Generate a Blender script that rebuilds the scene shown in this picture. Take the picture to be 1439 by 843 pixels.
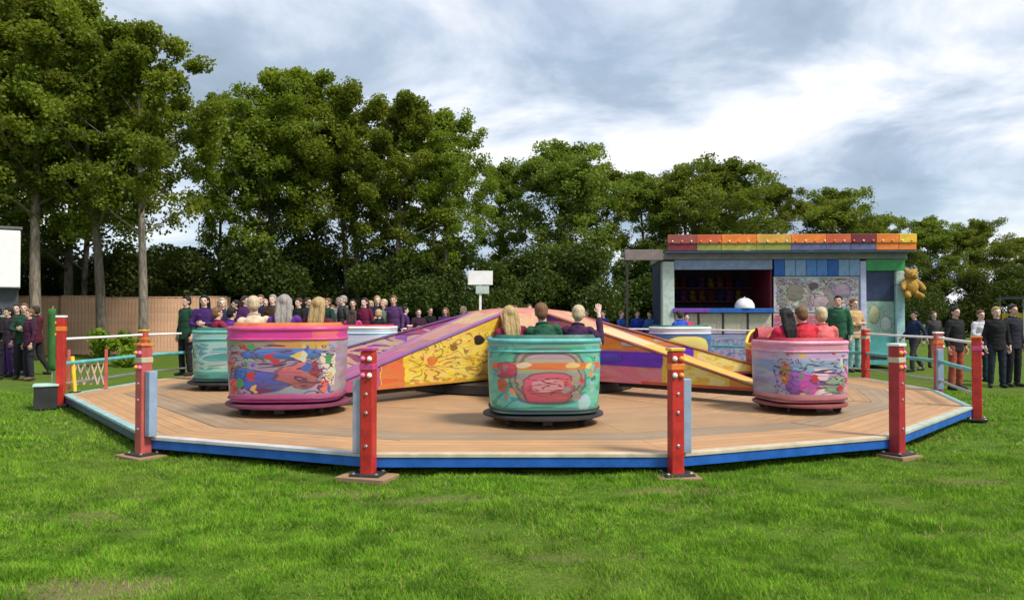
import bpy, bmesh, math, random
import numpy as np
from mathutils import Vector, Matrix, noise as mnoise

for _o in list(bpy.data.objects):
    bpy.data.objects.remove(_o)
scene = bpy.context.scene
COL = scene.collection
rnd = random.Random(7)
PI = math.pi
R = math.radians

# ------------------------------------------------------------------ camera
F = 1100.0                       # focal length in photograph pixels
EYE = 1.6
cam_d = bpy.data.cameras.new("camera")
cam_d.sensor_width = 36.0
cam_d.lens = F / 1439.0 * 36.0
cam_d.clip_start = 0.05
cam_d.clip_end = 2000
cam = bpy.data.objects.new("camera", cam_d)
COL.objects.link(cam)
cam.location = (0, 0, EYE)
cam.rotation_euler = (R(90) + math.atan(18.5 / F), 0, 0)
scene.camera = cam

# ------------------------------------------------------------------ light
SUN_EL, SUN_AZ = 52.0, 126.0     # azimuth clockwise from +Y (behind the camera, to the right)
world = bpy.data.worlds.new("World")
scene.world = world
world.use_nodes = True
wn = world.node_tree
wn.nodes.clear()


def W(t, **kw):
    n = wn.nodes.new(t)
    for k, v in kw.items():
        setattr(n, k, v)
    return n


def wl(a, b):
    wn.links.new(a, b)


wo = W('ShaderNodeOutputWorld')
sky = W('ShaderNodeTexSky', sky_type='NISHITA', sun_disc=False)
sky.sun_elevation = R(SUN_EL)
sky.sun_rotation = R(SUN_AZ)
bg_sky = W('ShaderNodeBackground')
bg_sky.inputs['Strength'].default_value = 0.08
wl(sky.outputs[0], bg_sky.inputs[0])
tc = W('ShaderNodeTexCoord')
sx = W('ShaderNodeSeparateXYZ')
wl(tc.outputs['Generated'], sx.inputs[0])
zz = W('ShaderNodeMath', operation='MAXIMUM')
wl(sx.outputs[2], zz.inputs[0]); zz.inputs[1].default_value = 0.0
za = W('ShaderNodeMath', operation='ADD')
wl(zz.outputs[0], za.inputs[0]); za.inputs[1].default_value = 0.22
dx = W('ShaderNodeMath', operation='DIVIDE'); wl(sx.outputs[0], dx.inputs[0]); wl(za.outputs[0], dx.inputs[1])
dy = W('ShaderNodeMath', operation='DIVIDE'); wl(sx.outputs[1], dy.inputs[0]); wl(za.outputs[0], dy.inputs[1])
cv = W('ShaderNodeCombineXYZ'); wl(dx.outputs[0], cv.inputs[0]); wl(dy.outputs[0], cv.inputs[1])
cv.inputs[2].default_value = 3.7
mpw = W('ShaderNodeMapping')
mpw.inputs['Scale'].default_value = (0.9, 1.0, 1)
mpw.inputs['Location'].default_value = (35.60, 10.963, 0)
wl(cv.outputs[0], mpw.inputs[0])
n1 = W('ShaderNodeTexNoise')
n1.inputs['Scale'].default_value = 1.7
n1.inputs['Detail'].default_value = 7
n1.inputs['Roughness'].default_value = 0.56
n1.inputs['Distortion'].default_value = 0.35
wl(mpw.outputs[0], n1.inputs['Vector'])
ramp = W('ShaderNodeValToRGB')
cr = ramp.color_ramp
cr.elements[0].position = 0.34; cr.elements[0].color = (0.33, 0.42, 0.53, 1)
cr.elements[1].position = 0.635; cr.elements[1].color = (1.0, 1.0, 1.0, 1)
e = cr.elements.new(0.44); e.color = (0.42, 0.52, 0.65, 1)
e = cr.elements.new(0.525); e.color = (0.64, 0.72, 0.84, 1)
wl(n1.outputs[0], ramp.inputs[0])
bg_cl = W('ShaderNodeBackground')
bg_cl.inputs['Strength'].default_value = 0.57
wl(ramp.outputs[0], bg_cl.inputs[0])
n2 = W('ShaderNodeTexNoise')
n2.inputs['Scale'].default_value = 0.9
n2.inputs['Detail'].default_value = 4
wl(mpw.outputs[0], n2.inputs['Vector'])
cov = W('ShaderNodeMapRange')
cov.inputs[1].default_value = 0.30; cov.inputs[2].default_value = 0.50
cov.inputs[3].default_value = 0.55; cov.inputs[4].default_value = 1.0
wl(n2.outputs[0], cov.inputs[0])
mixw = W('ShaderNodeMixShader')
wl(cov.outputs[0], mixw.inputs[0]); wl(bg_sky.outputs[0], mixw.inputs[1]); wl(bg_cl.outputs[0], mixw.inputs[2])
wl(mixw.outputs[0], wo.inputs[0])

sun_d = bpy.data.lights.new("sun", 'SUN')
sun_d.energy = 2.4
sun_d.angle = R(14)
sun_d.color = (1.0, 0.94, 0.84)
sun = bpy.data.objects.new("sun", sun_d)
COL.objects.link(sun)
_v = Vector((math.sin(R(SUN_AZ)) * math.cos(R(SUN_EL)), math.cos(R(SUN_AZ)) * math.cos(R(SUN_EL)), math.sin(R(SUN_EL))))
sun.rotation_euler = _v.to_track_quat('Z', 'Y').to_euler()
sun.location = (10, -10, 30)

scene.view_settings.view_transform = 'Standard'
scene.view_settings.look = 'None'
scene.view_settings.gamma = 1.0
scene.view_settings.use_curve_mapping = False
scene.view_settings.exposure = 1.0
scene.render.engine = 'CYCLES'


# ------------------------------------------------------------------ helpers
def px(x, d):
    """world X of photograph column x at distance d"""
    return (x - 719.5) / F * d


def pz(y, d):
    return EYE - (y - 440.0) / F * d


class MB:
    """collects faces for one mesh"""

    def __init__(s):
        s.v = []; s.f = []; s.m = []; s.uv = []

    def face(s, pts, m=0, uv=None):
        b = len(s.v)
        s.v.extend([tuple(p) for p in pts])
        s.f.append(list(range(b, b + len(pts))))
        s.m.append(m)
        s.uv.append(uv or [(p[0], p[2]) for p in pts])

    def grid(s, rows, closed=False, m=0, uvs=None, flip=False):
        """rows: list of equal-length point rows"""
        b = len(s.v); n = len(rows[0])
        for r in rows:
            s.v.extend([tuple(p) for p in r])
        for i in range(len(rows) - 1):
            for j in range(n if closed else n - 1):
                k = (j + 1) % n
                q = [b + i * n + j, b + i * n + k, b + (i + 1) * n + k, b + (i + 1) * n + j]
                if uvs:
                    u = [uvs(i, j), uvs(i, j + 1), uvs(i + 1, j + 1), uvs(i + 1, j)]
                else:
                    u = [(0, 0)] * 4
                if flip:
                    q = q[::-1]; u = u[::-1]
                s.f.append(q); s.m.append(m); s.uv.append(u)

    def ngon(s, idx, m=0):
        s.f.append(idx); s.m.append(m); s.uv.append([(0, 0)] * len(idx))

    def box(s, c, d, rz=0.0, m=0, mat=None, bev=0.0):
        cx, cy, cz = c; hx, hy, hz = d[0] / 2, d[1] / 2, d[2] / 2
        M = mat or Matrix.Rotation(rz, 4, 'Z')
        P = []
        for z in (-hz, hz):
            for x, y in ((-hx, -hy), (hx, -hy), (hx, hy), (-hx, hy)):
                p = M @ Vector((x, y, z))
                P.append((p.x + cx, p.y + cy, p.z + cz))
        b = len(s.v); s.v.extend(P)
        for q, uvd in (((0, 3, 2, 1), (0, 1)), ((4, 5, 6, 7), (0, 1)), ((0, 1, 5, 4), (0, 2)), ((1, 2, 6, 5), (1, 2)), ((2, 3, 7, 6), (0, 2)), ((3, 0, 4, 7), (1, 2))):
            s.f.append([b + i for i in q]); s.m.append(m)
            loc = [(-hx, -hy, -hz), (hx, -hy, -hz), (hx, hy, -hz), (-hx, hy, -hz), (-hx, -hy, hz), (hx, -hy, hz), (hx, hy, hz), (-hx, hy, hz)]
            dd = (d[0], d[1], d[2])
            s.uv.append([((loc[i][uvd[0]] / max(dd[uvd[0]], 1e-6)) + .5, (loc[i][uvd[1]] / max(dd[uvd[1]], 1e-6)) + .5) for i in q])

    def prism(s, poly, z0, z1, m=0, m_side=None):
        n = len(poly); b = len(s.v)
        s.v.extend([(p[0], p[1], z0) for p in poly]); s.v.extend([(p[0], p[1], z1) for p in poly])
        s.ngon([b + i for i in range(n)][::-1], m); s.ngon([b + n + i for i in range(n)], m)
        for i in range(n):
            k = (i + 1) % n
            s.f.append([b + i, b + k, b + n + k, b + n + i]); s.m.append(m if m_side is None else m_side)
            s.uv.append([(0, 0), (1, 0), (1, 1), (0, 1)])

    def tube(s, pts, rad, n=8, m=0, rounded=False, closed=False):
        pts = [Vector(p) for p in pts]
        if not hasattr(rad, '__len__'):
            rad = [rad] * len(pts)
        rad = list(rad)
        if rounded:
            d0 = (pts[0] - pts[1]).normalized(); d1 = (pts[-1] - pts[-2]).normalized()
            P, Q = [], []
            for a in (80, 55, 28):
                P.append(pts[0] + d0 * rad[0] * math.sin(R(a))); Q.append(rad[0] * math.cos(R(a)))
            P += pts; Q += rad
            for a in (28, 55, 80):
                P.append(pts[-1] + d1 * rad[-1] * math.sin(R(a))); Q.append(rad[-1] * math.cos(R(a)))
            pts, rad = P, Q
        rows = []
        N = len(pts)
        ref = None
        for i, p in enumerate(pts):
            if closed:
                t = (pts[(i + 1) % N] - pts[i - 1])
            else:
                t = (pts[min(i + 1, N - 1)] - pts[max(i - 1, 0)])
            t = t.normalized() if t.length > 1e-9 else Vector((0, 0, 1))
            if ref is None:
                ref = Vector((0, 0, 1)) if abs(t.z) < .9 else Vector((1, 0, 0))
            a = t.cross(ref).normalized(); c = a.cross(t).normalized()
            ref = c
            rows.append([p + (a * math.cos(2 * PI * k / n) + c * math.sin(2 * PI * k / n)) * rad[i] for k in range(n)])
        if closed:
            rows.append(rows[0])
        b = len(s.v)
        s.grid(rows, closed=True, m=m, uvs=lambda i, j: (j / n, i / max(1, len(rows) - 1)))
        if not closed:
            s.ngon([b + k for k in range(n)][::-1], m)
            s.ngon([b + (len(rows) - 1) * n + k for k in range(n)], m)

    def ell(s, c, r, n=14, k=9, m=0, M=None):
        rows = []
        for i in range(k + 1):
            th = PI * min(max(i / k, .02), .98)
            row = []
            for j in range(n):
                ph = 2 * PI * j / n
                p = Vector((r[0] * math.sin(th) * math.cos(ph), r[1] * math.sin(th) * math.sin(ph), -r[2] * math.cos(th)))
                if M:
                    p = M @ p
                row.append((p.x + c[0], p.y + c[1], p.z + c[2]))
            rows.append(row)
        b = len(s.v)
        s.grid(rows, closed=True, m=m, uvs=lambda i, j: (j / n, i / k))
        s.ngon([b + j for j in range(n)][::-1], m)
        s.ngon([b + k * n + j for j in range(n)], m)

    def loft(s, rings, n=16, m=0):
        """rings: (center, rx, ry) horizontal ellipses, capped"""
        rows = [[(c[0] + rx * math.cos(2 * PI * j / n), c[1] + ry * math.sin(2 * PI * j / n), c[2]) for j in range(n)] for c, rx, ry in rings]
        b = len(s.v)
        s.grid(rows, closed=True, m=m)
        s.ngon([b + j for j in range(n)][::-1], m)
        s.ngon([b + (len(rows) - 1) * n + j for j in range(n)], m)

    def lathe(s, prof, n=24, m=0, c=(0, 0, 0)):
        rows = [[(c[0] + r * math.cos(2 * PI * j / n), c[1] + r * math.sin(2 * PI * j / n), c[2] + z) for j in range(n)] for r, z in prof]
        s.grid(rows, closed=True, m=m, uvs=lambda i, j: (j / n, i / (len(prof) - 1)))

    def mesh(s, name, mats, smooth=False, angle=None):
        me = bpy.data.meshes.new(name)
        me.from_pydata(s.v, [], s.f)
        for mt in (mats if isinstance(mats, (list, tuple)) else [mats]):
            me.materials.append(mt)
        me.polygons.foreach_set('material_index', s.m)
        uvl = me.uv_layers.new(name='UVMap')
        flat = [c for u in s.uv for p in u for c in p]
        uvl.data.foreach_set('uv', flat)
        if smooth:
            me.polygons.foreach_set('use_smooth', [True] * len(me.polygons))
            if angle:
                try:
                    me.set_sharp_from_angle(angle=R(angle))
                except Exception:
                    pass
        me.update()
        return me

    def build(s, name, mats, parent=None, loc=None, rz=0.0, smooth=False, angle=None, bevel=0.0):
        o = bpy.data.objects.new(name, s.mesh(name, mats, smooth, angle))
        COL.objects.link(o)
        if parent:
            o.parent = parent
        if loc is not None:
            o.location = loc
        o.rotation_euler.z = rz
        if bevel:
            b = o.modifiers.new('bevel', 'BEVEL'); b.width = bevel; b.segments = 2; b.limit_method = 'ANGLE'
        return o


def link_mesh(name, me, parent=None, loc=(0, 0, 0), rot=(0, 0, 0), scale=(1, 1, 1)):
    o = bpy.data.objects.new(name, me)
    COL.objects.link(o)
    o.parent = parent
    o.location = loc; o.rotation_euler = rot; o.scale = scale
    return o


def tag(o, label, cat, group=None):
    o['label'] = label; o['category'] = cat
    if group:
        o['group'] = group
    return o


def thing(name, label, cat, loc=(0, 0, 0), rz=0.0, group=None, scale=1.0):
    o = bpy.data.objects.new(name, None)
    o.empty_display_size = .2
    COL.objects.link(o)
    o.location = loc; o.rotation_euler.z = rz; o.scale = (scale,) * 3
    return tag(o, label, cat, group)


def np_mesh(name, verts, k, mats, smooth=False):
    """mesh of separate k-gons from an (N*k,3) array"""
    me = bpy.data.meshes.new(name)
    nv = len(verts); nf = nv // k
    me.vertices.add(nv); me.vertices.foreach_set('co', verts.astype(np.float32).ravel())
    me.loops.add(nv); me.loops.foreach_set('vertex_index', np.arange(nv, dtype=np.int32))
    me.polygons.add(nf)
    me.polygons.foreach_set('loop_start', np.arange(0, nv, k, dtype=np.int32))
    me.polygons.foreach_set('loop_total', np.full(nf, k, dtype=np.int32))
    for mt in mats:
        me.materials.append(mt)
    me.update(calc_edges=True)
    return me


# ------------------------------------------------------------------ materials
class NT:
    def __init__(s, name):
        s.mat = bpy.data.materials.new(name)
        s.mat.use_nodes = True
        s.t = s.mat.node_tree
        s.t.nodes.clear()
        s.out = s.n('ShaderNodeOutputMaterial')

    def n(s, t, **kw):
        q = s.t.nodes.new(t)
        for k, v in kw.items():
            setattr(q, k, v)
        return q

    def l(s, a, b):
        s.t.links.new(a, b)

    def setin(s, sock, v):
        if hasattr(v, 'is_output') or isinstance(v, bpy.types.NodeSocket):
            s.l(v, sock)
        else:
            sock.default_value = v

    def math(s, op, a, b=None, clamp=False):
        q = s.n('ShaderNodeMath', operation=op); q.use_clamp = clamp
        s.setin(q.inputs[0], a)
        if b is not None:
            s.setin(q.inputs[1], b)
        return q.outputs[0]

    def mix(s, f, a, b, blend='MIX'):
        q = s.n('ShaderNodeMix', data_type='RGBA', blend_type=blend)
        s.setin(q.inputs[0], f)
        s.setin(q.inputs[6], a if not isinstance(a, tuple) else (a + (1,))[:4])
        s.setin(q.inputs[7], b if not isinstance(b, tuple) else (b + (1,))[:4])
        return q.outputs[2]

    def noise(s, vec, scale, detail=3, rough=.5, dist=0):
        q = s.n('ShaderNodeTexNoise')
        q.inputs['Scale'].default_value = scale; q.inputs['Detail'].default_value = detail
        q.inputs['Roughness'].default_value = rough; q.inputs['Distortion'].default_value = dist
        if vec is not None:
            s.l(vec, q.inputs['Vector'])
        return q.outputs[0], q.outputs[1]

    def mapr(s, v, a, b, c, d):
        q = s.n('ShaderNodeMapRange')
        s.setin(q.inputs[0], v)
        for i, x in enumerate((a, b, c, d)):
            q.inputs[i + 1].default_value = x
        return q.outputs[0]

    def bsdf(s, col, rough=.5, bump=None, bstr=.2, bdist=.01, metal=0.0, spec=None):
        p = s.n('ShaderNodeBsdfPrincipled')
        s.setin(p.inputs['Base Color'], col if not isinstance(col, tuple) else (col + (1,))[:4])
        s.setin(p.inputs['Roughness'], rough)
        p.inputs['Metallic'].default_value = metal
        if spec is not None:
            p.inputs['Specular IOR Level'].default_value = spec
        if bump is not None:
            b = s.n('ShaderNodeBump'); b.inputs['Strength'].default_value = bstr; b.inputs['Distance'].default_value = bdist
            s.l(bump, b.inputs['Height']); s.l(b.outputs[0], p.inputs['Normal'])
        s.l(p.outputs[0], s.out.inputs[0])
        return p

    def obj(s):
        return s.n('ShaderNodeTexCoord').outputs['Object']

    def uv(s):
        return s.n('ShaderNodeTexCoord').outputs['UV']


_mc = {}


def paint(name, col, rough=.42, wear=.25, scale=6.0, metal=0.0, bstr=.08):
    """painted or plain surface with grime and small colour drift"""
    if name in _mc:
        return _mc[name]
    t = NT(name)
    o = t.obj()
    f, _ = t.noise(o, scale, 5, .6)
    g, _ = t.noise(o, scale * 5, 4, .65)
    lo = tuple(c * (1 - wear) for c in col); hi = tuple(min(1, c * (1 + wear * .55) + .008) for c in col)
    c = t.mix(t.mapr(f, .3, .7, 0, 1), lo, hi)
    grime = t.mapr(g, .60, .74, 0, wear * 1.1)
    c = t.mix(grime, c, (.09, .08, .065))
    ch, _ = t.noise(o, scale * 11, 3, .75, .4)
    c = t.mix(t.math('MULTIPLY', t.math('GREATER_THAN', ch, .665), wear * 2.2, True), c, (.22, .20, .18))
    r = t.mapr(g, .3, .7, max(.05, rough - .1), min(1, rough + .15))
    t.bsdf(c, r, g, bstr, .004, metal)
    _mc[name] = t.mat
    return t.mat


def cloth(name, col, rough=.9):
    if name in _mc:
        return _mc[name]
    t = NT(name)
    o = t.obj()
    f, _ = t.noise(o, 9, 4, .6)
    g, _ = t.noise(o, 160, 2, .5)
    c = t.mix(t.mapr(f, .3, .7, 0, 1), tuple(x * .78 for x in col), tuple(min(1, x * 1.12) for x in col))
    t.bsdf(c, rough, t.math('ADD', f, t.math('MULTIPLY', g, .2)), .5, .02, spec=.25)
    _mc[name] = t.mat
    return t.mat


def hair_mat(name, col, rough=.5):
    t = NT(name)
    o = t.obj()
    mp = t.n('ShaderNodeMapping'); mp.inputs['Scale'].default_value = (85, 85, 7); t.l(o, mp.inputs[0])
    f, _ = t.noise(mp.outputs[0], 1.0, 4, .65, .5)
    b, _ = t.noise(o, 14, 3, .6)
    c = t.mix(t.mapr(f, .32, .68, 0, 1), tuple(x * .38 for x in col), tuple(min(1, x * 1.25) for x in col))
    c = t.mix(t.mapr(b, .4, .7, 0, .4), c, tuple(x * .5 for x in col))
    t.bsdf(c, rough, f, .9, .012, spec=.35)
    return t.mat


def art(name, base, layers, rough=.35, distort=.02, use='uv', swirl=None):
    """hand painted sign-writer's panel; every layer is a shape in the panel's own u,v"""
    t = NT(name)
    uv = t.uv()
    nz = t.n('ShaderNodeTexNoise'); nz.inputs['Scale'].default_value = 9; nz.inputs['Detail'].default_value = 3
    t.l(uv, nz.inputs['Vector'])
    sub = t.n('ShaderNodeVectorMath', operation='SUBTRACT'); t.l(nz.outputs[1], sub.inputs[0]); sub.inputs[1].default_value = (.5, .5, .5)
    sc = t.n('ShaderNodeVectorMath', operation='SCALE'); t.l(sub.outputs[0], sc.inputs[0]); sc.inputs['Scale'].default_value = distort * 2
    ad = t.n('ShaderNodeVectorMath', operation='ADD'); t.l(uv, ad.inputs[0]); t.l(sc.outputs[0], ad.inputs[1])
    sp = t.n('ShaderNodeSeparateXYZ'); t.l(ad.outputs[0], sp.inputs[0])
    U, V = sp.outputs[0], sp.outputs[1]
    n_, _ = t.noise(uv, 5, 4, .6)
    c = t.mix(t.mapr(n_, .35, .65, 0, 1), tuple(x * .8 for x in base), tuple(min(1, x * 1.1) for x in base))
    for L in layers:
        kind, uc, vc, ru, rv, col = L[:6]
        du = t.math('DIVIDE', t.math('SUBTRACT', U, uc), ru)
        dv = t.math('DIVIDE', t.math('SUBTRACT', V, vc), rv)
        if kind == 'ell':
            d = t.math('ADD', t.math('MULTIPLY', du, du), t.math('MULTIPLY', dv, dv))
        elif kind == 'dia':
            d = t.math('ADD', t.math('ABSOLUTE', du), t.math('ABSOLUTE', dv))
        else:
            d = t.math('MAXIMUM', t.math('ABSOLUTE', du), t.math('ABSOLUTE', dv))
        edge = t.math('MULTIPLY', t.math('GREATER_THAN', d, .80 if kind in ('ell', 'dia') else .93), t.math('LESS_THAN', d, 1.0)) if kind in ('ell', 'dia') else None
        m = t.mapr(d, .78 if kind == 'ell' else .97, 1.0, 1.0, 0.0)
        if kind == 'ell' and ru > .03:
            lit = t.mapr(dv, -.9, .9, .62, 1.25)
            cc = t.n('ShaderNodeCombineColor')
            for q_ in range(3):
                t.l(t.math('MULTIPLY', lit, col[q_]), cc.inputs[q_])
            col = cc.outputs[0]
        if kind in ('scr', 'swi'):
            w = t.n('ShaderNodeTexNoise'); w.inputs['Scale'].default_value = L[6]; w.inputs['Detail'].default_value = 1.5
            w.inputs['Distortion'].default_value = 1.6
            mp = t.n('ShaderNodeMapping'); mp.inputs['Scale'].default_value = (1, L[7] if len(L) > 7 else 1, 1)
            t.l(uv, mp.inputs[0]); t.l(mp.outputs[0], w.inputs['Vector'])
            band = t.math('LESS_THAN', t.math('ABSOLUTE', t.math('SUBTRACT', w.outputs[0], .5)), .035 if kind == 'scr' else .09)
            m = t.math('MULTIPLY', m, band)
        if kind == 'str':
            w = t.math('FRACT', t.math('MULTIPLY', U, L[6]))
            m = t.math('MULTIPLY', m, t.math('LESS_THAN', w, .5))
        c = t.mix(m, c, col)
        if edge is not None and ru > .035:
            c = t.mix(t.math('MULTIPLY', edge, .55), c, (.05, .03, .05))
    o = t.obj()
    vo = t.n('ShaderNodeTexVoronoi'); vo.inputs['Scale'].default_value = 17; t.l(ad.outputs[0], vo.inputs['Vector'])
    c = t.mix(.22, c, t.mix(1.0, c, vo.outputs['Color'], 'OVERLAY'))
    fn, fc = t.noise(uv, 34, 4, .7, .8)
    c = t.mix(.35, c, t.mix(1.0, c, fc, 'OVERLAY'))
    g, _ = t.noise(o, 26, 5, .65)
    c = t.mix(t.mapr(g, .58, .75, 0, .35), c, (.10, .085, .07))
    c = t.mix(1.0, c, (.74, .74, .74), 'MULTIPLY')
    t.bsdf(c, t.mapr(g, .3, .7, rough - .08, rough + .2), g, .06, .004)
    return t.mat


def wood(name, col, board=0.0, rough=.7, axis=1, dirt=.5):
    """planed boards / ply in panel UV metres; board = board width in metres"""
    t = NT(name)
    uv = t.uv()
    mp = t.n('ShaderNodeMapping'); mp.inputs['Scale'].default_value = (1.3, 12, 1)
    t.l(uv, mp.inputs[0])
    oi = t.n('ShaderNodeObjectInfo')
    va = t.n('ShaderNodeVectorMath', operation='ADD'); t.l(mp.outputs[0], va.inputs[0])
    cmb = t.n('ShaderNodeCombineXYZ'); t.l(t.math('MULTIPLY', oi.outputs['Random'], 37.0), cmb.inputs[0]); t.l(oi.outputs['Random'], cmb.inputs[2])
    t.l(cmb.outputs[0], va.inputs[1])
    g, _ = t.noise(va.outputs[0], 2.2, 6, .6, .6)
    big, _ = t.noise(t.obj(), 1.1, 5, .6)
    c = t.mix(t.mapr(g, .3, .7, 0, 1), tuple(x * .72 for x in col), tuple(min(1, x * 1.16) for x in col))
    c = t.mix(t.mapr(oi.outputs['Random'], 0, 1, 0, .35), c, tuple(x * .7 for x in col))
    c = t.mix(t.mapr(big, .42, .75, 0, dirt), c, (.16, .12, .09))
    h = g
    if board:
        sp = t.n('ShaderNodeSeparateXYZ'); t.l(uv, sp.inputs[0])
        fr = t.math('FRACT', t.math('DIVIDE', sp.outputs[axis], board))
        gap = t.math('LESS_THAN', fr, .05)
        wn_ = t.n('ShaderNodeTexWhiteNoise', noise_dimensions='1D')
        t.l(t.math('FLOOR', t.math('DIVIDE', sp.outputs[axis], board)), wn_.inputs['W'])
        c = t.mix(t.mapr(wn_.outputs[0], 0, 1, 0, .4), c, tuple(x * .62 for x in col))
        c = t.mix(t.math('MULTIPLY', gap, .75), c, (.03, .025, .02))
    t.bsdf(c, t.mapr(g, .3, .7, rough - .1, rough + .12), h, .25, .006)
    return t.mat


def leaf_mat(name, dark, light, trans=.35):
    t = NT(name)
    geo = t.n('ShaderNodeNewGeometry')
    oi = t.n('ShaderNodeObjectInfo')
    f, _ = t.noise(geo.outputs['Position'], .55, 3, .6)
    isl = t.n('ShaderNodeNewGeometry').outputs['Random Per Island']
    a = t.math('ADD', t.mapr(f, .3, .7, 0, .55), t.math('MULTIPLY', isl, .45))
    c = t.mix(a, dark, light)
    hs = t.n('ShaderNodeHueSaturation')
    t.l(t.mapr(oi.outputs['Random'], 0, 1, .497, .528), hs.inputs['Hue'])
    t.l(t.mapr(oi.outputs['Random'], 0, 1, .8, 1.15), hs.inputs['Value'])
    t.l(c, hs.inputs['Color'])
    d = t.n('ShaderNodeBsdfDiffuse'); t.l(hs.outputs[0], d.inputs[0])
    tr = t.n('ShaderNodeBsdfTranslucent'); t.l(t.mix(1.0, hs.outputs[0], (1.25, 1.2, .5), 'MULTIPLY'), tr.inputs[0])
    gl = t.n('ShaderNodeBsdfGlossy'); gl.inputs['Roughness'].default_value = .45
    m1 = t.n('ShaderNodeMixShader'); m1.inputs[0].default_value = trans
    t.l(d.outputs[0], m1.inputs[1]); t.l(tr.outputs[0], m1.inputs[2])
    m2 = t.n('ShaderNodeMixShader'); m2.inputs[0].default_value = .012
    t.l(m1.outputs[0], m2.inputs[1]); t.l(gl.outputs[0], m2.inputs[2])
    t.l(m2.outputs[0], t.out.inputs[0])
    return t.mat


def bark_mat(name, a, b):
    t = NT(name)
    o = t.obj()
    mp = t.n('ShaderNodeMapping'); mp.inputs['Scale'].default_value = (6, 6, 1.4); t.l(o, mp.inputs[0])
    f, _ = t.noise(mp.outputs[0], 2.5, 5, .65)
    t.bsdf(t.mix(t.mapr(f, .35, .65, 0, 1), a, b), .9, f, .7, .03)
    return t.mat


M_leaf = leaf_mat('leaf_green', (.100, .148, .016), (.280, .325, .036), .52)
M_leaf2 = leaf_mat('leaf_olive', (.090, .125, .019), (.235, .260, .038), .48)
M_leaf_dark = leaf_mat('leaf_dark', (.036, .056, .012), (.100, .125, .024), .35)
M_leaf_bright = leaf_mat('leaf_bright', (.12, .22, .015), (.27, .40, .03))
M_bark = bark_mat('bark', (.07, .055, .04), (.20, .165, .125))
M_bark_pale = bark_mat('bark_pale', (.10, .08, .06), (.28, .24, .19))
M_red = paint('red_paint', (.48, .020, .012), .42, .38, 7)
M_red_faded = paint('red_paint_faded', (.50, .09, .075), .5, .35)
M_red_dark = paint('red_paint_dark', (.36, .015, .025), .4)
M_blue = paint('blue_paint', (.006, .10, .42), .4)
M_navy = paint('navy_paint', (.02, .035, .10), .45)
M_paleblue = paint('pale_blue_paint', (.25, .34, .47), .4)
M_teal = paint('teal_paint', (.10, .40, .40), .45)
M_palegreen = paint('pale_green_paint', (.45, .56, .50), .5)
M_cream = paint('cream_paint', (.52, .45, .32), .5)
M_white = paint('white_paint', (.80, .80, .80), .45, .12)
M_galv = paint('galvanised_steel', (.50, .51, .52), .38, .2, 14, .85)
M_dark = paint('dark_steel', (.018, .017, .017), .55, .3)
M_rubber = paint('rubber', (.015, .015, .015), .8, .2)
M_chrome = paint('chrome', (.75, .75, .76), .15, .08, 10, 1.0)
M_yellow = paint('yellow_paint', (.80, .50, .03), .4)
M_orange = paint('orange_paint', (.75, .20, .02), .4)
M_pink = paint('pink_paint', (.56, .055, .22), .4)
M_purple = paint('purple_paint', (.17, .04, .36), .4)
M_maroon = paint('maroon_paint', (.16, .012, .025), .5)
M_green = paint('green_paint', (.03, .30, .08), .4)
M_salmon = paint('salmon_paint', (.54, .19, .14), .45)
M_brownwood = wood('packing_wood', (.33, .20, .11), 0, .85)
M_deck_in = wood('deck_wood_inner', (.45, .26, .125), .19, .65)
M_deck_mid = wood('deck_wood_track', (.36, .25, .15), .16, .6, 1, .45)
M_deck_out = wood('deck_wood_outer', (.53, .295, .135), .17, .65, 1, .4)
M_fence = wood('fence_wood', (.70, .40, .25), 0, .8, 1, .2)
M_skin = [paint('skin_%d' % i, c, .5, .08, 20) for i, c in enumerate([(.62, .40, .31), (.55, .34, .25), (.68, .46, .37)])]
M_hair = [hair_mat('hair_%d' % i, c, .6) for i, c in enumerate([(.52, .36, .16), (.05, .03, .02), (.20, .10, .045), (.012, .010, .010), (.62, .50, .32), (.36, .33, .30)])]
M_eye = paint('eye_dark', (.03, .025, .025), .2, .05)
M_lip = paint('lip', (.42, .14, .12), .5, .05)

# ------------------------------------------------------------------ ground
WORN = ((-2.45, 4.5, .55, .28, .85), (1.5, 7.05, .6, .20, .7), (1.2, 6.5, .5, .14, .5), (-.4, 6.75, .8, .13, .5), (-1.5, 7.0, .5, .18, .6), (3.3, 5.6, .8, .16, .45), (-3.6, 6.2, .7, .15, .4), (.5, 5.2, .5, .10, .4), (4.3, 7.4, .6, .2, .5))


def ground_material():
    t = NT('grass_ground')
    o = t.obj()
    a, _ = t.noise(o, .35, 5, .6)
    b, _ = t.noise(o, 2.2, 6, .68)
    c_, _ = t.noise(o, 38, 3, .7)
    c = t.mix(t.mapr(b, .3, .7, 0, 1), (.060, .120, .012), (.130, .205, .022))
    c = t.mix(t.mapr(a, .45, .70, 0, .55), c, (.15, .165, .035))
    c = t.mix(t.mapr(c_, .35, .62, 0, .65), c, (.045, .075, .012))
    # worn earth showing through near the lower left of the lawn and by the path to the ride
    sp = t.n('ShaderNodeSeparateXYZ'); t.l(o, sp.inputs[0])
    for (ex, ey, rx, ry, pr) in WORN:
        du = t.math('DIVIDE', t.math('SUBTRACT', sp.outputs[0], ex), rx)
        dv = t.math('DIVIDE', t.math('SUBTRACT', sp.outputs[1], ey), ry)
        d = t.math('ADD', t.math('MULTIPLY', du, du), t.math('MULTIPLY', dv, dv))
        d = t.math('ADD', d, t.math('MULTIPLY', t.math('SUBTRACT', b, .5), 2.5))
        c = t.mix(t.mapr(d, .4, 1.6, pr * .9, 0), c, (.17, .13, .07))
    h = t.math('ADD', t.math('MULTIPLY', b, .8), t.math('MULTIPLY', c_, .4))
    t.bsdf(c, .95, h, .8, .05, spec=.1)
    return t.mat


M_ground = ground_material()


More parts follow.
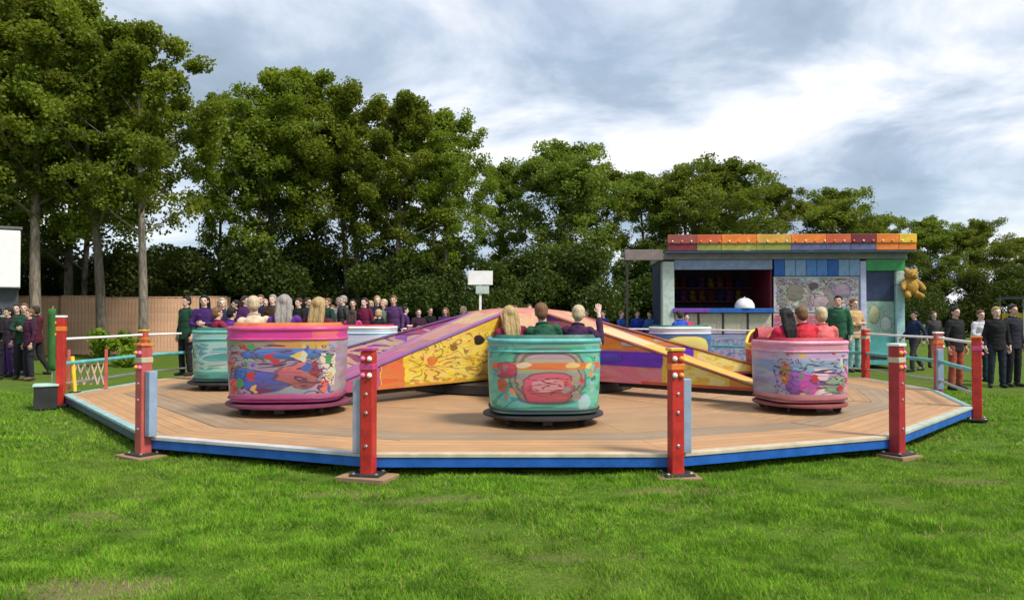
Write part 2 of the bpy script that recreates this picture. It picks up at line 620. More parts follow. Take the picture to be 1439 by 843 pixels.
def ground_h(x, y):
    """gentle unevenness of the field, metres"""
    return .018 * math.sin(x * 1.3 + 1) * math.sin(y * 1.1) + .012 * math.sin(x * 2.9 + y * 2.1)


g = MB()
xs = [-400, -150, -60, -30, -18] + [-14 + i * .5 for i in range(57)] + [18, 30, 60, 150, 400]
ys = [-60, -10, 0] + [1 + i * .5 for i in range(60)] + [34, 40, 60, 100, 200, 500]
g.grid([[(x, y, ground_h(x, y) if (abs(x) <= 14 and 0 < y <= 30.5) else 0) for x in xs] for y in ys])
ground = g.build('ground', M_ground, smooth=True)
ground['kind'] = 'structure'

# ride centre and rim polygon -------------------------------------------------
CX, CY, RR, DZ = 0.08, 15.15, 7.62, 0.22


def ring_angle(pxx):
    """angle (0 = towards camera, + to the right) of the near point of the rim seen at column pxx"""
    k = (pxx - 719.5) / F
    best = None
    for i in range(0, 4000):
        a = -1.1 + 2.2 * i / 4000
        X = CX + RR * math.sin(a); Y = CY - RR * math.cos(a)
        e_ = abs(X / Y - k)
        if best is None or e_ < best[0]:
            best = (e_, a)
    return best[1]


near = [R(-76.5)] + [ring_angle(p) for p in (208, 521, 946, 1254)] + [R(62.0)]
a0, a1 = near[0], near[-1]
NB = 10
ANG = near + [a1 + (2 * PI - (a1 - a0)) * i / (NB + 1) for i in range(1, NB + 1)]
NP = len(ANG)
KV = {round(a, 6): (1.037 if i == 0 else 1.0) for i, a in enumerate(ANG)}     # the left corner stands a little further out


def rim(a, r, z=0.0):
    return Vector((CX + r * math.sin(a), CY - r * math.cos(a), z))


def inside_deck(x, y, m=0.0):
    return (x - CX) ** 2 + (y - CY) ** 2 < (RR + m) ** 2


# grass blades
def grass_blades():
    rs = np.random.RandomState(3)
    out = []
    for (y0, y1, half, n, hm, wm) in ((3.3, 5.6, .74, 210000, .034, .0042), (5.6, 9.0, .74, 180000, .036, .0060), (9.0, 16.0, .80, 100000, .040, .012)):
        y = rs.uniform(y0, y1, n); x = rs.uniform(-1, 1, n) * (y * half + .6)
        tuft = np.sin(x * 3.1 + np.sin(y * 2.3) * 2) * np.sin(y * 4.2 + np.sin(x * 1.7) * 2)
        tuft2 = np.sin(x * 9.3 + 2 * np.sin(y * 5.1)) * np.sin(y * 11.0 + 2 * np.sin(x * 4.3))
        keep = ((x - CX) ** 2 + (y - CY) ** 2 > (RR - .45) ** 2)
        for (ex, ey, rx, ry, pr) in WORN:
            bare = ((x - ex) / rx) ** 2 + ((y - ey) / ry) ** 2 < rs.uniform(.2, 1.3, n)
            keep &= ~(bare & (rs.rand(n) < pr))
        x, y, tf, t2 = x[keep], y[keep], tuft[keep], tuft2[keep]; n = len(x)
        h = hm * 1.0 * rs.uniform(.35, 1.3, n) * np.maximum(.5, 1 + .5 * tf + .45 * t2)
        w = wm * rs.uniform(.6, 1.3, n)
        a = rs.uniform(0, 2 * np.pi, n); b = rs.uniform(0, 2 * np.pi, n)
        lean = h * rs.uniform(.2, 1.1, n)
        z = .018 * np.sin(x * 1.3 + 1) * np.sin(y * 1.1) + .012 * np.sin(x * 2.9 + y * 2.1) - .004
        P = np.zeros((n, 3, 3))
        P[:, 0] = np.c_[x - np.cos(a) * w, y - np.sin(a) * w, z]
        P[:, 1] = np.c_[x + np.cos(a) * w, y + np.sin(a) * w, z]
        P[:, 2] = np.c_[x + np.cos(b) * lean, y + np.sin(b) * lean, z + h]
        out.append(P.reshape(-1, 3))
    return np.concatenate(out)


t = NT('grass_blade')
geo = t.n('ShaderNodeNewGeometry')
fa, _ = t.noise(geo.outputs['Position'], 3.2, 5, .7)
fb, _ = t.noise(geo.outputs['Position'], .30, 4, .6)
c = t.mix(t.math('ADD', t.mapr(fa, .36, .64, 0, .75), t.math('MULTIPLY', geo.outputs['Random Per Island'], .25)), (.064, .170, .014), (.290, .520, .046))
fd, _ = t.noise(geo.outputs['Position'], 1.5, 4, .6)
c = t.mix(t.mapr(fd, .52, .66, 0, .6), c, (.052, .140, .016))
c = t.mix(t.mapr(fb, .48, .68, 0, .5), c, (.25, .33, .06))
c = t.mix(t.math('GREATER_THAN', geo.outputs['Random Per Island'], .955), c, (.36, .30, .13))
d = t.n('ShaderNodeBsdfDiffuse'); t.l(c, d.inputs[0])
tr = t.n('ShaderNodeBsdfTranslucent'); t.l(c, tr.inputs[0])
m1 = t.n('ShaderNodeMixShader'); m1.inputs[0].default_value = .35
t.l(d.outputs[0], m1.inputs[1]); t.l(tr.outputs[0], m1.inputs[2]); t.l(m1.outputs[0], t.out.inputs[0])
go = bpy.data.objects.new('grass', np_mesh('grass', grass_blades(), 3, [t.mat]))
COL.objects.link(go)
go['kind'] = 'stuff'; go['label'] = 'short green grass of the field in front of the ride'

# ------------------------------------------------------------------ ride platform
plat = thing('ride_platform', 'low round wooden fairground ride deck with blue rim and red posts', 'ride platform', (CX, CY, 0))


def prim(a, r, z):
    return Vector((r * math.sin(a), -r * math.cos(a), z))


AA = sorted(ANG)
RINGS = ((1.6, 4.1, M_deck_in), (4.1, 6.25, M_deck_in), (6.25, 6.72, M_deck_mid), (6.72, 7.50, M_deck_out))
M_edges = [M_cream, paint('edge_teal', (.30, .45, .44), .5), M_cream, paint('edge_greygreen', (.42, .46, .38), .5), paint('edge_white', (.50, .50, .50), .5)]
for i in range(NP):
    b0 = AA[i]; b1 = AA[(i + 1) % NP] + (2 * PI if i == NP - 1 else 0)
    gap = .004
    f0 = KV[round(AA[i], 6)]; f1 = KV[round(AA[(i + 1) % NP], 6)]
    for (r0, r1, mt) in RINGS:
        m = MB()
        g0, g1 = gap / r1, gap / r1
        P = [prim(b0 + g0, (r0 + .004) * f0, 0), prim(b1 - g1, (r0 + .004) * f1, 0), prim(b1 - g1, (r1 - .004) * f1, 0), prim(b0 + g0, (r1 - .004) * f0, 0)]
        wj = rnd.uniform(-.003, .003)
        top = [p + Vector((0, 0, DZ + wj)) for p in P]; bot = [p + Vector((0, 0, DZ - .045)) for p in P]
        L = (P[2] - P[3]).length; L0 = (P[1] - P[0]).length; ha = (r1 - r0)
        uo = rnd.uniform(0, 20)
        uvt = [(uo + (L - L0) / 2, 0), (uo + (L + L0) / 2, 0), (uo + L, ha), (uo, ha)]
        m.face([top[0], top[3], top[2], top[1]], 0, [uvt[0], uvt[3], uvt[2], uvt[1]])
        m.face(bot, 0, uvt)
        for k in range(4):
            q = (k + 1) % 4
            m.face([bot[q], bot[k], top[k], top[q]], 0, [(0, 0), (1, 0), (1, .05), (0, .05)])
        m.build('deck_panel', mt, plat)
    # painted edge board, blue fascia, dark skirt behind it
    def slab(r0, r1, z0, z1, name, mt, cut=.006):
        m = MB()
        c0 = cut / r1
        m.prism([prim(b0 + c0, r0 * f0, 0)[:2], prim(b1 - c0, r0 * f1, 0)[:2], prim(b1 - c0, r1 * f1, 0)[:2], prim(b0 + c0, r1 * f0, 0)[:2]][::-1], z0, z1)
        return m.build(name, mt, plat, bevel=.004)
    em = M_edges[(i * 3 + 1) % 5]
    slab(7.504, RR, DZ - .03, DZ + .006, 'edge_board', em)
    slab(RR - .05, RR - .012, .092, DZ - .034, 'fascia_board', M_blue if i not in (0, 5) else M_navy)  # end segments in navy: shade of their turned-away faces put into the colour
    slab(RR - .75, RR - .60, .03, DZ - .05, 'support_beam', M_dark)
    m = MB()
    m.box((0, 0, DZ / 2 - .03), (.10, 5.4, DZ - .09))
    p = prim(b0, 4.6, 0)
    m.build('joist', M_dark, plat, (p.x, p.y, .012), rz=b0)
# posts
head_cols = [M_white, M_orange, M_pink, M_yellow, M_white, M_orange]
post_m = MB(); post_m.box((0, 0, .61), (.128, .128, 1.20))
strip_m = MB(); strip_m.box((0, 0, .58), (.085, .10, .72)); 
post_meshes = {}
bm_ = MB(); bm_.lathe([(.017, 0), (.017, .008), (.012, .012), (.001, .012)], 6); bolt_me = bm_.mesh('bolt', M_galv)
bulb_m = MB(); bulb_m.ell((0, 0, 0), (.026, .026, .026), 10, 6)
bulb_me = {k: bulb_m.mesh('bulb', mt, True) for k, mt in (('w', paint('bulb_white', (.85, .83, .75), .15, .05)), ('o', paint('bulb_orange', (.85, .32, .04), .15, .05)), ('p', paint('bulb_pink', (.8, .15, .35), .15, .05)))}
for i, a in enumerate(ANG):
    rm = [M_red, M_red_faded, M_red, M_red, M_red_dark, M_red][i] if i < 6 else (M_red if i % 3 else M_red_faded)
    p = prim(a, RR * KV[round(a, 6)] + .045, 0)
    key = rm.name
    if key not in post_meshes:
        post_meshes[key] = (post_m.mesh('post', rm), )
    po = link_mesh('post', post_meshes[key][0], plat, (p.x, p.y, 0.02), (0, 0, a))
    if i == 0:
        po.scale.z = 1.24
    bv = po.modifiers.new('bevel', 'BEVEL'); bv.width = .012; bv.segments = 2
    cp = MB(); cp.box((0, 0, 1.228), (.15, .15, .03))
    c_o = cp.build('cap', head_cols[i % 6], po, bevel=.006)
    cl = MB(); cl.box((0, 0, 1.06), (.140, .140, .06))
    cl.build('collar', [M_orange, M_cream, M_pink][i % 3], po, bevel=.006)
    for s in (-1, 1):
        for zz_ in (.98, 1.14):
            link_mesh('bulb', bulb_me['wop'[(i + (s > 0)) % 3]], po, (s * .034, -.070, zz_))
    side = 1 if i in (3, 1, 4) else -1
    if i in (2, 3, 1, 6, 8, 12, 14):
        so = strip_m.build('cable_duct', M_paleblue if i != 2 else paint('grey_duct', (.36, .37, .46), .5), po, (side * .112, .02, 0), bevel=.008)
    fl = MB(); fl.box((0, 0, .02), (.30, .26, .03))
    fp_ = fl.build('foot_plate', M_dark, po, bevel=.005)
    if i < 6:
        for bx_, by_ in ((-.115, -.095), (.115, -.095), (-.115, .095), (.115, .095)):
            link_mesh('bolt', bolt_me, fp_, (bx_, by_, .035))
        for bz_ in (.30, .62, .80):
            link_mesh('bolt', bolt_me, po, (0, -.064, bz_), (PI / 2, 0, 0))
# railings around the back
SA = sorted(range(NP), key=lambda k: ANG[k] % (2 * PI))
back = [k for k in range(5, NP)] + [0]
for k0, k1 in zip(back[:-1], back[1:]):
    A, B = prim(ANG[k0], RR * KV[round(ANG[k0], 6)] + .045, 0), prim(ANG[k1], RR * KV[round(ANG[k1], 6)] + .045, 0)
    dvec = (B - A).normalized(); A = A + dvec * .09; B = B - dvec * .09
    rs_ = [(1.16, M_white, .022), (.74, M_teal, .035), (.40, M_galv, .022)]
    for zr, mt, rr_ in rs_:
        m = MB(); m.tube([(A.x, A.y, zr), ((A.x + B.x) / 2, (A.y + B.y) / 2, zr - .004), (B.x, B.y, zr)], rr_, 10)
        m.build('rail', mt, plat, smooth=True, angle=50)

# timber packing under the near posts
for k, (i, w, lab) in enumerate(((1, .5, 'brown timber packing block under the faded red post at the left front'), (2, .52, 'brown timber packing block under the red post at the front left of centre'),
                                 (3, .42, 'brown timber packing block under the red post at the front right of centre'), (4, .34, 'brown timber packing block under the dark red post at the right front'))):
    p = rim(ANG[i], RR + .045)
    r_ = thing('packing_block', lab, 'timber block', (p.x, p.y, -.02), ANG[i] + R(rnd.uniform(-8, 8)), 'timber packing under the posts')
    m = MB(); m.box((0, -.02, .028), (w, .34, .05)); m.build('board', M_brownwood, r_, bevel=.006)

# ------------------------------------------------------------------ ride centre
hub = thing('ride_centre', 'painted ride centre with eight sloping arms, yellow sides left and striped sides right', 'ride centre', (CX + .06, CY, DZ))
ROT = R(3.0)
A_side_y = art('side_yellow', (.92, .66, .06), [
    ('rect', .5, .03, .6, .05, (.62, .32, .04)), ('swi', .30, .40, .28, .36, (.86, .62, .12), 6.0, .6), ('scr', .30, .40, .28, .34, (.45, .24, .05), 9.0, .7),
    ('ell', .17, .62, .035, .08, (.03, .02, .02)), ('ell', .33, .52, .025, .05, (.35, .16, .02)), ('ell', .45, .35, .03, .07, (.70, .22, .04)),
    ('rect', .02, .4, .03, .5, (.75, .24, .03)), ('ell', .03, .25, .025, .12, (.25, .55, .05)), ('rect', .66, .3, .06, .5, (.72, .18, .06)), ('rect', .88, .3, .16, .5, (.50, .10, .20))], distort=.02)
A_side_s = art('side_striped', (.70, .26, .20), [
    ('rect', .3, .98, .4, .08, (.10, .08, .32)), ('rect', .3, .74, .4, .06, (.62, .22, .20)), ('rect', .3, .58, .4, .08, (.92, .30, .02)),
    ('ell', .22, .58, .05, .05, (.85, .55, .30)), ('ell', .45, .58, .05, .05, (.85, .50, .35)),
    ('rect', .3, .36, .4, .11, (.15, .03, .58)), ('ell', .35, .36, .07, .08, (.10, .06, .62)), ('rect', .3, .12, .4, .11, (.80, .25, .30)),
    ('rect', .80, .4, .20, .6, (.82, .55, .05)), ('swi', .80, .2, .18, .2, (.86, .70, .25), 7, .6), ('rect', .95, .3, .06, .4, (.74, .28, .05)), ('rect', .8, .02, .3, .03, (.60, .10, .04))], distort=.010)
A_side_p = art('side_pink', (.58, .14, .30), [('ell', .3, .4, .25, .3, (.35, .14, .45)), ('swi', .4, .4, .4, .4, (.80, .55, .42), 6.0, .7), ('rect', .5, .03, .6, .05, (.72, .30, .22))])
A_top_pink = art('top_pink', (.50, .20, .26), [('rect', .0, .5, .20, .6, (.66, .40, .22)), ('rect', .30, .5, .12, .6, (.58, .26, .22)), ('rect', .85, .5, .28, .6, (.48, .13, .28)), ('rect', .5, .06, .6, .07, (.34, .14, .36)), ('rect', .5, .94, .6, .07, (.34, .14, .36))], distort=.02)
A_top_yellow = art('top_yellow', (.78, .52, .10), [('rect', .0, .5, .25, .6, (.70, .36, .18)), ('rect', .38, .5, .12, .6, (.80, .60, .26)), ('rect', .80, .5, .30, .6, (.80, .50, .04)), ('rect', .5, .06, .6, .06, (.55, .16, .10)), ('rect', .5, .94, .6, .06, (.55, .16, .10))], distort=.02)
R0, R1 = .95, 4.90
ZB = .20


def arm_top(r_):
    return 1.40 - (1.40 - .30) * (r_ - R0) / (R1 - R0)


def arm_w(r_):
    return .385 - (.385 - .15) * (r_ - R0) / (R1 - R0)


hv = [ROT + i * PI / 4 for i in range(8)]
sides = {7: A_side_y, 1: A_side_s, 0: A_side_p, 6: A_side_p, 2: A_side_s}
for i in range(8):
    a = hv[i] + (R(4) if i == 7 else 0)
    rows_r = [R0, 1.9, 2.9, 3.9, R1]
    m = MB()
    rows = [[(x, -arm_w(x), ZB), (x, arm_w(x), ZB), (x, arm_w(x), arm_top(x) - .03), (x, -arm_w(x), arm_top(x) - .03)] for x in rows_r]
    m.grid(rows, closed=True)
    m.ngon([3, 2, 1, 0]); n_ = len(rows_r) * 4
    m.ngon([n_ - 4, n_ - 3, n_ - 2, n_ - 1])
    arm = m.build('arm', M_dark, hub, (0, 0, 0), rz=a - PI / 2)
    for sd_ in (-1, 1):
        m = MB()
        for k in range(4):
            xa, xb = rows_r[k], rows_r[k + 1]
            f = lambda x_, z_, o_: (x_, sd_ * (arm_w(x_) + o_), z_)
            uv = lambda x_, z_: ((x_ - R0) / (R1 - R0), (z_ - ZB) / 1.15)
            q = [(xa, ZB + .01), (xb, ZB + .01), (xb, arm_top(xb) - .045), (xa, arm_top(xa) - .045)]
            for o_, rev in ((.018, sd_ > 0), (.003, sd_ < 0)):
                P = [f(x_, z_, o_) for x_, z_ in q]; Uq = [uv(x_, z_) for x_, z_ in q]
                if rev: P, Uq = P[::-1], Uq[::-1]
                m.face(P, 0, Uq)
            for (xe, ze), (xf, zf) in ((q[0], q[1]), (q[2], q[3])):
                m.face([f(xe, ze, .003), f(xf, zf, .003), f(xf, zf, .018), f(xe, ze, .018)], 0, [(.5, .0)] * 4)
        m.build('side_panel', sides.get(i, (A_side_p, A_side_y)[i % 2]), arm)
    m = MB()
    for k in range(4):
        xa, xb = rows_r[k], rows_r[k + 1]
        ov = .035
        T = [(xa, -arm_w(xa) - ov, arm_top(xa)), (xb, -arm_w(xb) - ov, arm_top(xb)), (xb, arm_w(xb) + ov, arm_top(xb)), (xa, arm_w(xa) + ov, arm_top(xa))]
        B_ = [(p_[0], p_[1], p_[2] - .028) for p_ in T]
        ua, ub = (xa - R0) / (R1 - R0), (xb - R0) / (R1 - R0)
        uvq = [(ua, 0), (ub, 0), (ub, 1), (ua, 1)]
        m.face(T, 0, uvq); m.face(B_[::-1], 0, uvq[::-1])
        m.face([B_[0], B_[1], T[1], T[0]], 0, [(ua, 0), (ub, 0), (ub, .02), (ua, .02)]); m.face([B_[2], B_[3], T[3], T[2]], 0, [(ub, 1), (ua, 1), (ua, .98), (ub, .98)])
    m.face([B_[1], B_[2], T[2], T[1]], 0, [(1, .5)] * 4)
    m.build('top_panel', A_top_pink if i in (7, 6, 4, 3) else A_top_yellow, arm)
    m = MB(); m.box((3.6, 0, .155), (2.5, .14, .07)); m.build('arm_beam', M_dark, arm)
m = MB(); m.lathe([(1.02, 1.30), (1.03, 1.375), (.98, 1.41), (.55, 1.46), (.2, 1.48), (.01, 1.485)], 32)
m.build('crown_cap', M_salmon, hub, smooth=True, angle=40)
m = MB(); m.lathe([(2.2, .02), (2.2, .17), (1.0, .2), (1.0, 1.3), (.4, 1.32)], 32)
m.build('drive_drum', M_dark, hub, smooth=True, angle=40)

# ------------------------------------------------------------------ cars
def tub_dir(t):
    """superellipse footprint; t = 0 is the outer back"""
    c_, s_ = math.cos(t), math.sin(t)
    n = 3.4
    x = .70 * math.copysign(abs(s_) ** (2 / n), s_)
    y = -.62 * math.copysign(abs(c_) ** (2 / n), c_)
    return x, y


def rim_h(t):
    k = min(1, max(0, (abs((t + PI) % (2 * PI) - PI) - 1.9) / .9))
    k = k * k * (3 - 2 * k)
    return 1.04 - .26 * k            # above the deck


CT = 64


def tub_meshes():
    zb = .17
    m = MB(); rows = []
    lv = [0, .06, .2, .4, .6, .8, .94, 1.0]
    for v in lv:
        row = []
        for j in range(CT):
            t_ = 2 * PI * j / CT - PI
            x, y = tub_dir(t_)
            s_ = .955 + .05 * math.sin(min(1, v * 1.15) * PI * .5) - .01 * v * v
            if v == 0:
                s_ -= .03
            row.append((x * s_, y * s_, zb + (rim_h(t_) - zb) * v))
        rows.append(row)
    m.grid(rows, closed=True, uvs=lambda i, j: (j / CT, lv[i]))
    tub = m
    m = MB(); rows = []
    for s_, v in ((.95, 1.0), (.93, .8), (.90, .4), (.84, .12), (.02, .10)):
        row = []
        for j in range(CT):
            t_ = 2 * PI * j / CT - PI
            x, y = tub_dir(t_)
            row.append((x * s_, y * s_, zb + (rim_h(t_) - zb) * v if v > .15 else zb + .07))
        rows.append(row)
    m.grid(rows, closed=True, flip=True)
    lining = m
    m = MB()
    pts = []
    for j in range(CT):
        t_ = 2 * PI * j / CT - PI
        x, y = tub_dir(t_)
        pts.append((x * .975, y * .975, rim_h(t_)))
    m.tube(pts, .032, 8, closed=True)
    rimm = m
    # seat bench: arc along the back
    m = MB()
    rows = []
    for j in range(29):
        t_ = R(-118 + 236 * j / 28)
        x, y = tub_dir(t_)
        rows.append([(x * .88, y * .88, .26), (x * .88, y * .88, .56), (x * .86, y * .86, .60), (x * .50, y * .40, .61), (x * .44, y * .34, .58), (x * .44, y * .34, .26)])
    m.grid(rows); seat = m
    m = MB(); rows = []
    for j in range(29):
        t_ = R(-112 + 224 * j / 28)
        x, y = tub_dir(t_); h = rim_h(t_)
        rows.append([(x * .93, y * .93, .60), (x * .925, y * .925, h + .03), (x * .88, y * .88, h + .075), (x * .82, y * .82, h + .04), (x * .78, y * .78, .85), (x * .76, y * .76, .60)])
    m.grid(rows); back = m
    m = MB()
    m.tube([(-.60, .06, .80), (-.52, .16, .86), (-.3, .20, .88), (0, .21, .885), (.3, .20, .88), (.52, .16, .86), (.60, .06, .80)], .02, 8, rounded=True)
    bar = m
    m = MB()
    n = 48
    prof = [(.01, .10), (.735, .10), (.76, .11), (.76, .135), (.735, .145), (.01, .145)]
    m.lathe(prof, n); plate = m
    m = MB()
    m.box((0, 0, .065), (1.25, .12, .06)); m.box((0, .0, .062), (.12, 1.15, .055)); m.lathe([(.01, .02), (.2, .02), (.2, .1), (.01, .1)], 20)
    chassis = m
    m = MB()
    rows = []
    for r_, z_ in ((.015, -.025), (.062, -.025), (.072, -.014), (.072, .014), (.062, .025), (.015, .025)):
        rows.append([(z_, r_ * math.cos(2 * PI * k / 16), r_ * math.sin(2 * PI * k / 16)) for k in range(16)])
    m.grid(rows, closed=True); wheel = m
    return tub, lining, rimm, seat, back, bar, plate, chassis, wheel


T_ = tub_meshes()
lining_me = {}


def make_car(loc, rz, label, paint_mat, rim_mat, pad_mat, lip_mat, scale):
    c = thing('ride_car', label, 'ride car', loc, rz, 'spinning cars on the round ride', scale)
    o = T_[0].build('tub', paint_mat, c, smooth=True)
    T_[2].build('rim', rim_mat, o, smooth=True)
    for vv_, sc2, mt_ in ((.05, .972, lip_mat), (.86, 1.0, rim_mat)):
        tm = MB(); pts = []
        for j in range(CT):
            t_ = 2 * PI * j / CT - PI
            x_, y_ = tub_dir(t_)
            pts.append((x_ * sc2, y_ * sc2, .17 + (rim_h(t_) - .17) * vv_))
        tm.tube(pts, .013, 6, closed=True)
        tm.build('trim', mt_, o, smooth=True)
    T_[1].build('lining', M_maroon, c, smooth=True)
    T_[3].build('seat', pad_mat, c, smooth=True, angle=50)
    T_[4].build('backrest', pad_mat, c, smooth=True, angle=60)
    b = T_[5].build('lap_bar', M_chrome, c, smooth=True)
    T_[6].build('footplate', lip_mat, c, smooth=True, angle=40)
    ch = T_[7].build('chassis', M_dark, c)
    for k in range(4):
        a = PI / 4 + k * PI / 2
        wo_ = T_[8].build('wheel', M_rubber, c, (.62 * math.cos(a), .56 * math.sin(a), .072), rz=a + PI / 2, smooth=True, angle=40)
    return c


def sprinkle(seed, n, cols, u0=.35, u1=.65, v0=.12, v1=.80, rmin=.005, rmax=.016):
    q = random.Random(seed)
    return [('ell', q.uniform(u0, u1), q.uniform(v0, v1), q.uniform(rmin, rmax), q.uniform(.02, .085), q.choice(cols)) for _ in range(n)]


SP = [(.55, .05, .06), (.06, .14, .48), (.06, .34, .12), (.72, .52, .14), (.60, .12, .30), (.70, .62, .50)]
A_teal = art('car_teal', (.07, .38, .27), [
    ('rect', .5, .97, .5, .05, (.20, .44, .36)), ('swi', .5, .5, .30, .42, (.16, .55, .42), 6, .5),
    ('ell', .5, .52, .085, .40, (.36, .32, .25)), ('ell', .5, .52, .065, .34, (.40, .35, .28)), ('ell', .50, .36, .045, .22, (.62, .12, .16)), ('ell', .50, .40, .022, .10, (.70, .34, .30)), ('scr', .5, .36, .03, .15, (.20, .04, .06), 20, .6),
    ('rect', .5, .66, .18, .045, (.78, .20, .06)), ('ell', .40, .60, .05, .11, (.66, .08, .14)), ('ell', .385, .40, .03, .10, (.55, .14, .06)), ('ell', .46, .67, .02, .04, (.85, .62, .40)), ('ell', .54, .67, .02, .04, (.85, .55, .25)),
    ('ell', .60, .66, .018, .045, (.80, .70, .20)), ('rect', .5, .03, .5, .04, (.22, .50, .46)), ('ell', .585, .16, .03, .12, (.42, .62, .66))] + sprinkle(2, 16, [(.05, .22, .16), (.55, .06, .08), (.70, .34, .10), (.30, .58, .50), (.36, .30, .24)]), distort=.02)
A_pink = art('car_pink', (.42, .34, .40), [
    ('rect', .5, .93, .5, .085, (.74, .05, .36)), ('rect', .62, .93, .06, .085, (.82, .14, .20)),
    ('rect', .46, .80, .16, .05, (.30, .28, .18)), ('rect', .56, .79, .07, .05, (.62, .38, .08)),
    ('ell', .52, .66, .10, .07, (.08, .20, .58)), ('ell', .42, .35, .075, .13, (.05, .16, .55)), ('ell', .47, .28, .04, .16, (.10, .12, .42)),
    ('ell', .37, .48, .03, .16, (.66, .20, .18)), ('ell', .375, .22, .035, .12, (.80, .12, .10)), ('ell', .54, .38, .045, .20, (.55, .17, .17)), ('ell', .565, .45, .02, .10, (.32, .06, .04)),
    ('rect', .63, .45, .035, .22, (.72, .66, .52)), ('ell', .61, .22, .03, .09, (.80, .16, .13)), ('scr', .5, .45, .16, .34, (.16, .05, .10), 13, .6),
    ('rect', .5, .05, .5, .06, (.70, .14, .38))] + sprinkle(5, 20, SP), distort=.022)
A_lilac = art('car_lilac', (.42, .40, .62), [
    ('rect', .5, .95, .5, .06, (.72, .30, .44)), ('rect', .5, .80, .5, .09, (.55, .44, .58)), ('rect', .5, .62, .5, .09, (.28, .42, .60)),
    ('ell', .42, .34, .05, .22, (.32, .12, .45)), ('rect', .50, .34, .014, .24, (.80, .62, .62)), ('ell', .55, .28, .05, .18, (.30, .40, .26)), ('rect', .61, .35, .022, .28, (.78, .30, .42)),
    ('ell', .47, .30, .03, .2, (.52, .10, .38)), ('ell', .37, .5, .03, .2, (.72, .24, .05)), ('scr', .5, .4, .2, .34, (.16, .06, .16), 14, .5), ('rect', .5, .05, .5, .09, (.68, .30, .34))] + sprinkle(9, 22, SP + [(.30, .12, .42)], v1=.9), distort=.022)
A_sea = art('car_seagreen', (.10, .38, .36), [('rect', .5, .92, .5, .08, (.35, .50, .52)), ('ell', .5, .5, .12, .3, (.04, .20, .10)), ('swi', .5, .5, .3, .3, (.40, .55, .50), 7, .6)])
A_sky = art('car_skyblue', (.36, .66, .88), [('rect', .5, .95, .5, .05, (.60, .68, .86)), ('ell', .44, .5, .04, .35, (.30, .70, .66)), ('rect', .55, .5, .08, .30, (.62, .70, .86))])
A_red = art('car_red', (.60, .06, .06), [('rect', .5, .93, .5, .07, (.75, .5, .1)), ('ell', .5, .5, .12, .3, (.75, .35, .1))])
A_viol = art('car_violet', (.30, .10, .42), [('rect', .5, .93, .5, .07, (.7, .3, .5)), ('ell', .5, .5, .12, .3, (.75, .35, .5))])
A_blu = art('car_blue', (.06, .20, .52), [('rect', .5, .93, .5, .07, (.6, .6, .7)), ('ell', .5, .5, .12, .3, (.75, .65, .2))])
M_pad_green = paint('pad_green', (.03, .14, .10), .6)
M_pad_orange = paint('pad_orange', (.60, .14, .03), .6)
M_pad_red = paint('pad_red', (.40, .03, .05), .6)
M_plate_pink = paint('plate_pink', (.16, .025, .07), .5)
M_plate_red = paint('plate_red', (.22, .05, .05), .5)

car_spec = [  # column, distance of the car centre, scale, ...
    (763, 9.95, 1.0, 'teal painted tub car with grey and red medallion, nearest of the cars', A_teal, M_teal, M_pad_green, M_dark),
    (1122, 11.2, .93, 'lilac and pink painted tub car on the right of the ride', A_lilac, paint('rim_pink', (.70, .30, .42), .4), M_pad_red, M_plate_red),
    (1098, 15.3, .98, 'red tub car hidden behind the lilac car at the right side of the ride', A_red, M_yellow, M_pad_red, M_dark),
    (955, 18.9, .98, 'blue tub car at the far right of the ride behind the striped panel', A_blu, M_white, M_pad_green, M_dark),
    (735, 20.4, .98, 'violet tub car at the very back of the ride behind its centre', A_viol, M_pink, M_pad_red, M_dark),
    (514, 18.5, 1.0, 'pale sky blue tub car at the far left beyond the ride centre', A_sky, M_white, M_pad_red, M_dark),
    (326, 14.5, 1.0, 'sea green tub car at the left side behind the pink car', A_sea, M_teal, M_pad_green, M_dark),
    (407, 11.05, 1.12, 'pink topped tub car painted with blue and red figures at left', A_pink, M_pink, M_pad_orange, M_plate_pink),
]
CARS = []
for (cx_, d_, sc_, lab, am, rmm, pm, lm) in car_spec:
    X, Y = px(cx_, d_), d_
    ang = math.atan2(X - CX, CY - Y)          # radial angle
    rz = ang                                   # local -Y faces outward when rz = ang
    if cx_ == 514: rz = R(-8)
    if cx_ == 955: rz = R(6)
    if cx_ == 407: rz = R(4)
    if cx_ == 1122: rz = R(10)
    co_ = make_car((X, Y, DZ + .004), rz, lab, am, rmm, pm, lm, sc_)
    if cx_ == 1122:
        co_.scale.x *= .88
    CARS.append((co_, X, Y, rz, sc_))

# ------------------------------------------------------------------ people
def remesh(mb, voxel, smooth_it=4, fac=.5):
    me = mb.mesh('tmp', [])
    o = bpy.data.objects.new('tmp', me); COL.objects.link(o)
    r = o.modifiers.new('r', 'REMESH'); r.mode = 'VOXEL'; r.voxel_size = voxel
    s = o.modifiers.new('s', 'SMOOTH'); s.iterations = smooth_it; s.factor = fac
    dg = bpy.context.evaluated_depsgraph_get()
    ev = bpy.data.meshes.new_from_object(o.evaluated_get(dg))
    bpy.data.objects.remove(o); bpy.data.meshes.remove(me)
    return ev


def finish(me, name, extra=None):
    """append extra MB geometry to an evaluated mesh, smooth shade, one empty material slot"""
    if extra is not None:
        bm = bmesh.new(); bm.from_mesh(me)
        e2 = extra.mesh('x', [])
        bm.from_mesh(e2); bm.to_mesh(me); bm.free(); bpy.data.meshes.remove(e2)
    me.name = name
    me.materials.clear(); me.materials.append(M_dark)
    me.polygons.foreach_set('use_smooth', [True] * len(me.polygons))
    me.polygons.foreach_set('material_index', [0] * len(me.polygons))
    return me


def lerp(a, b, t_):
    return Vector(a).lerp(Vector(b), t_)


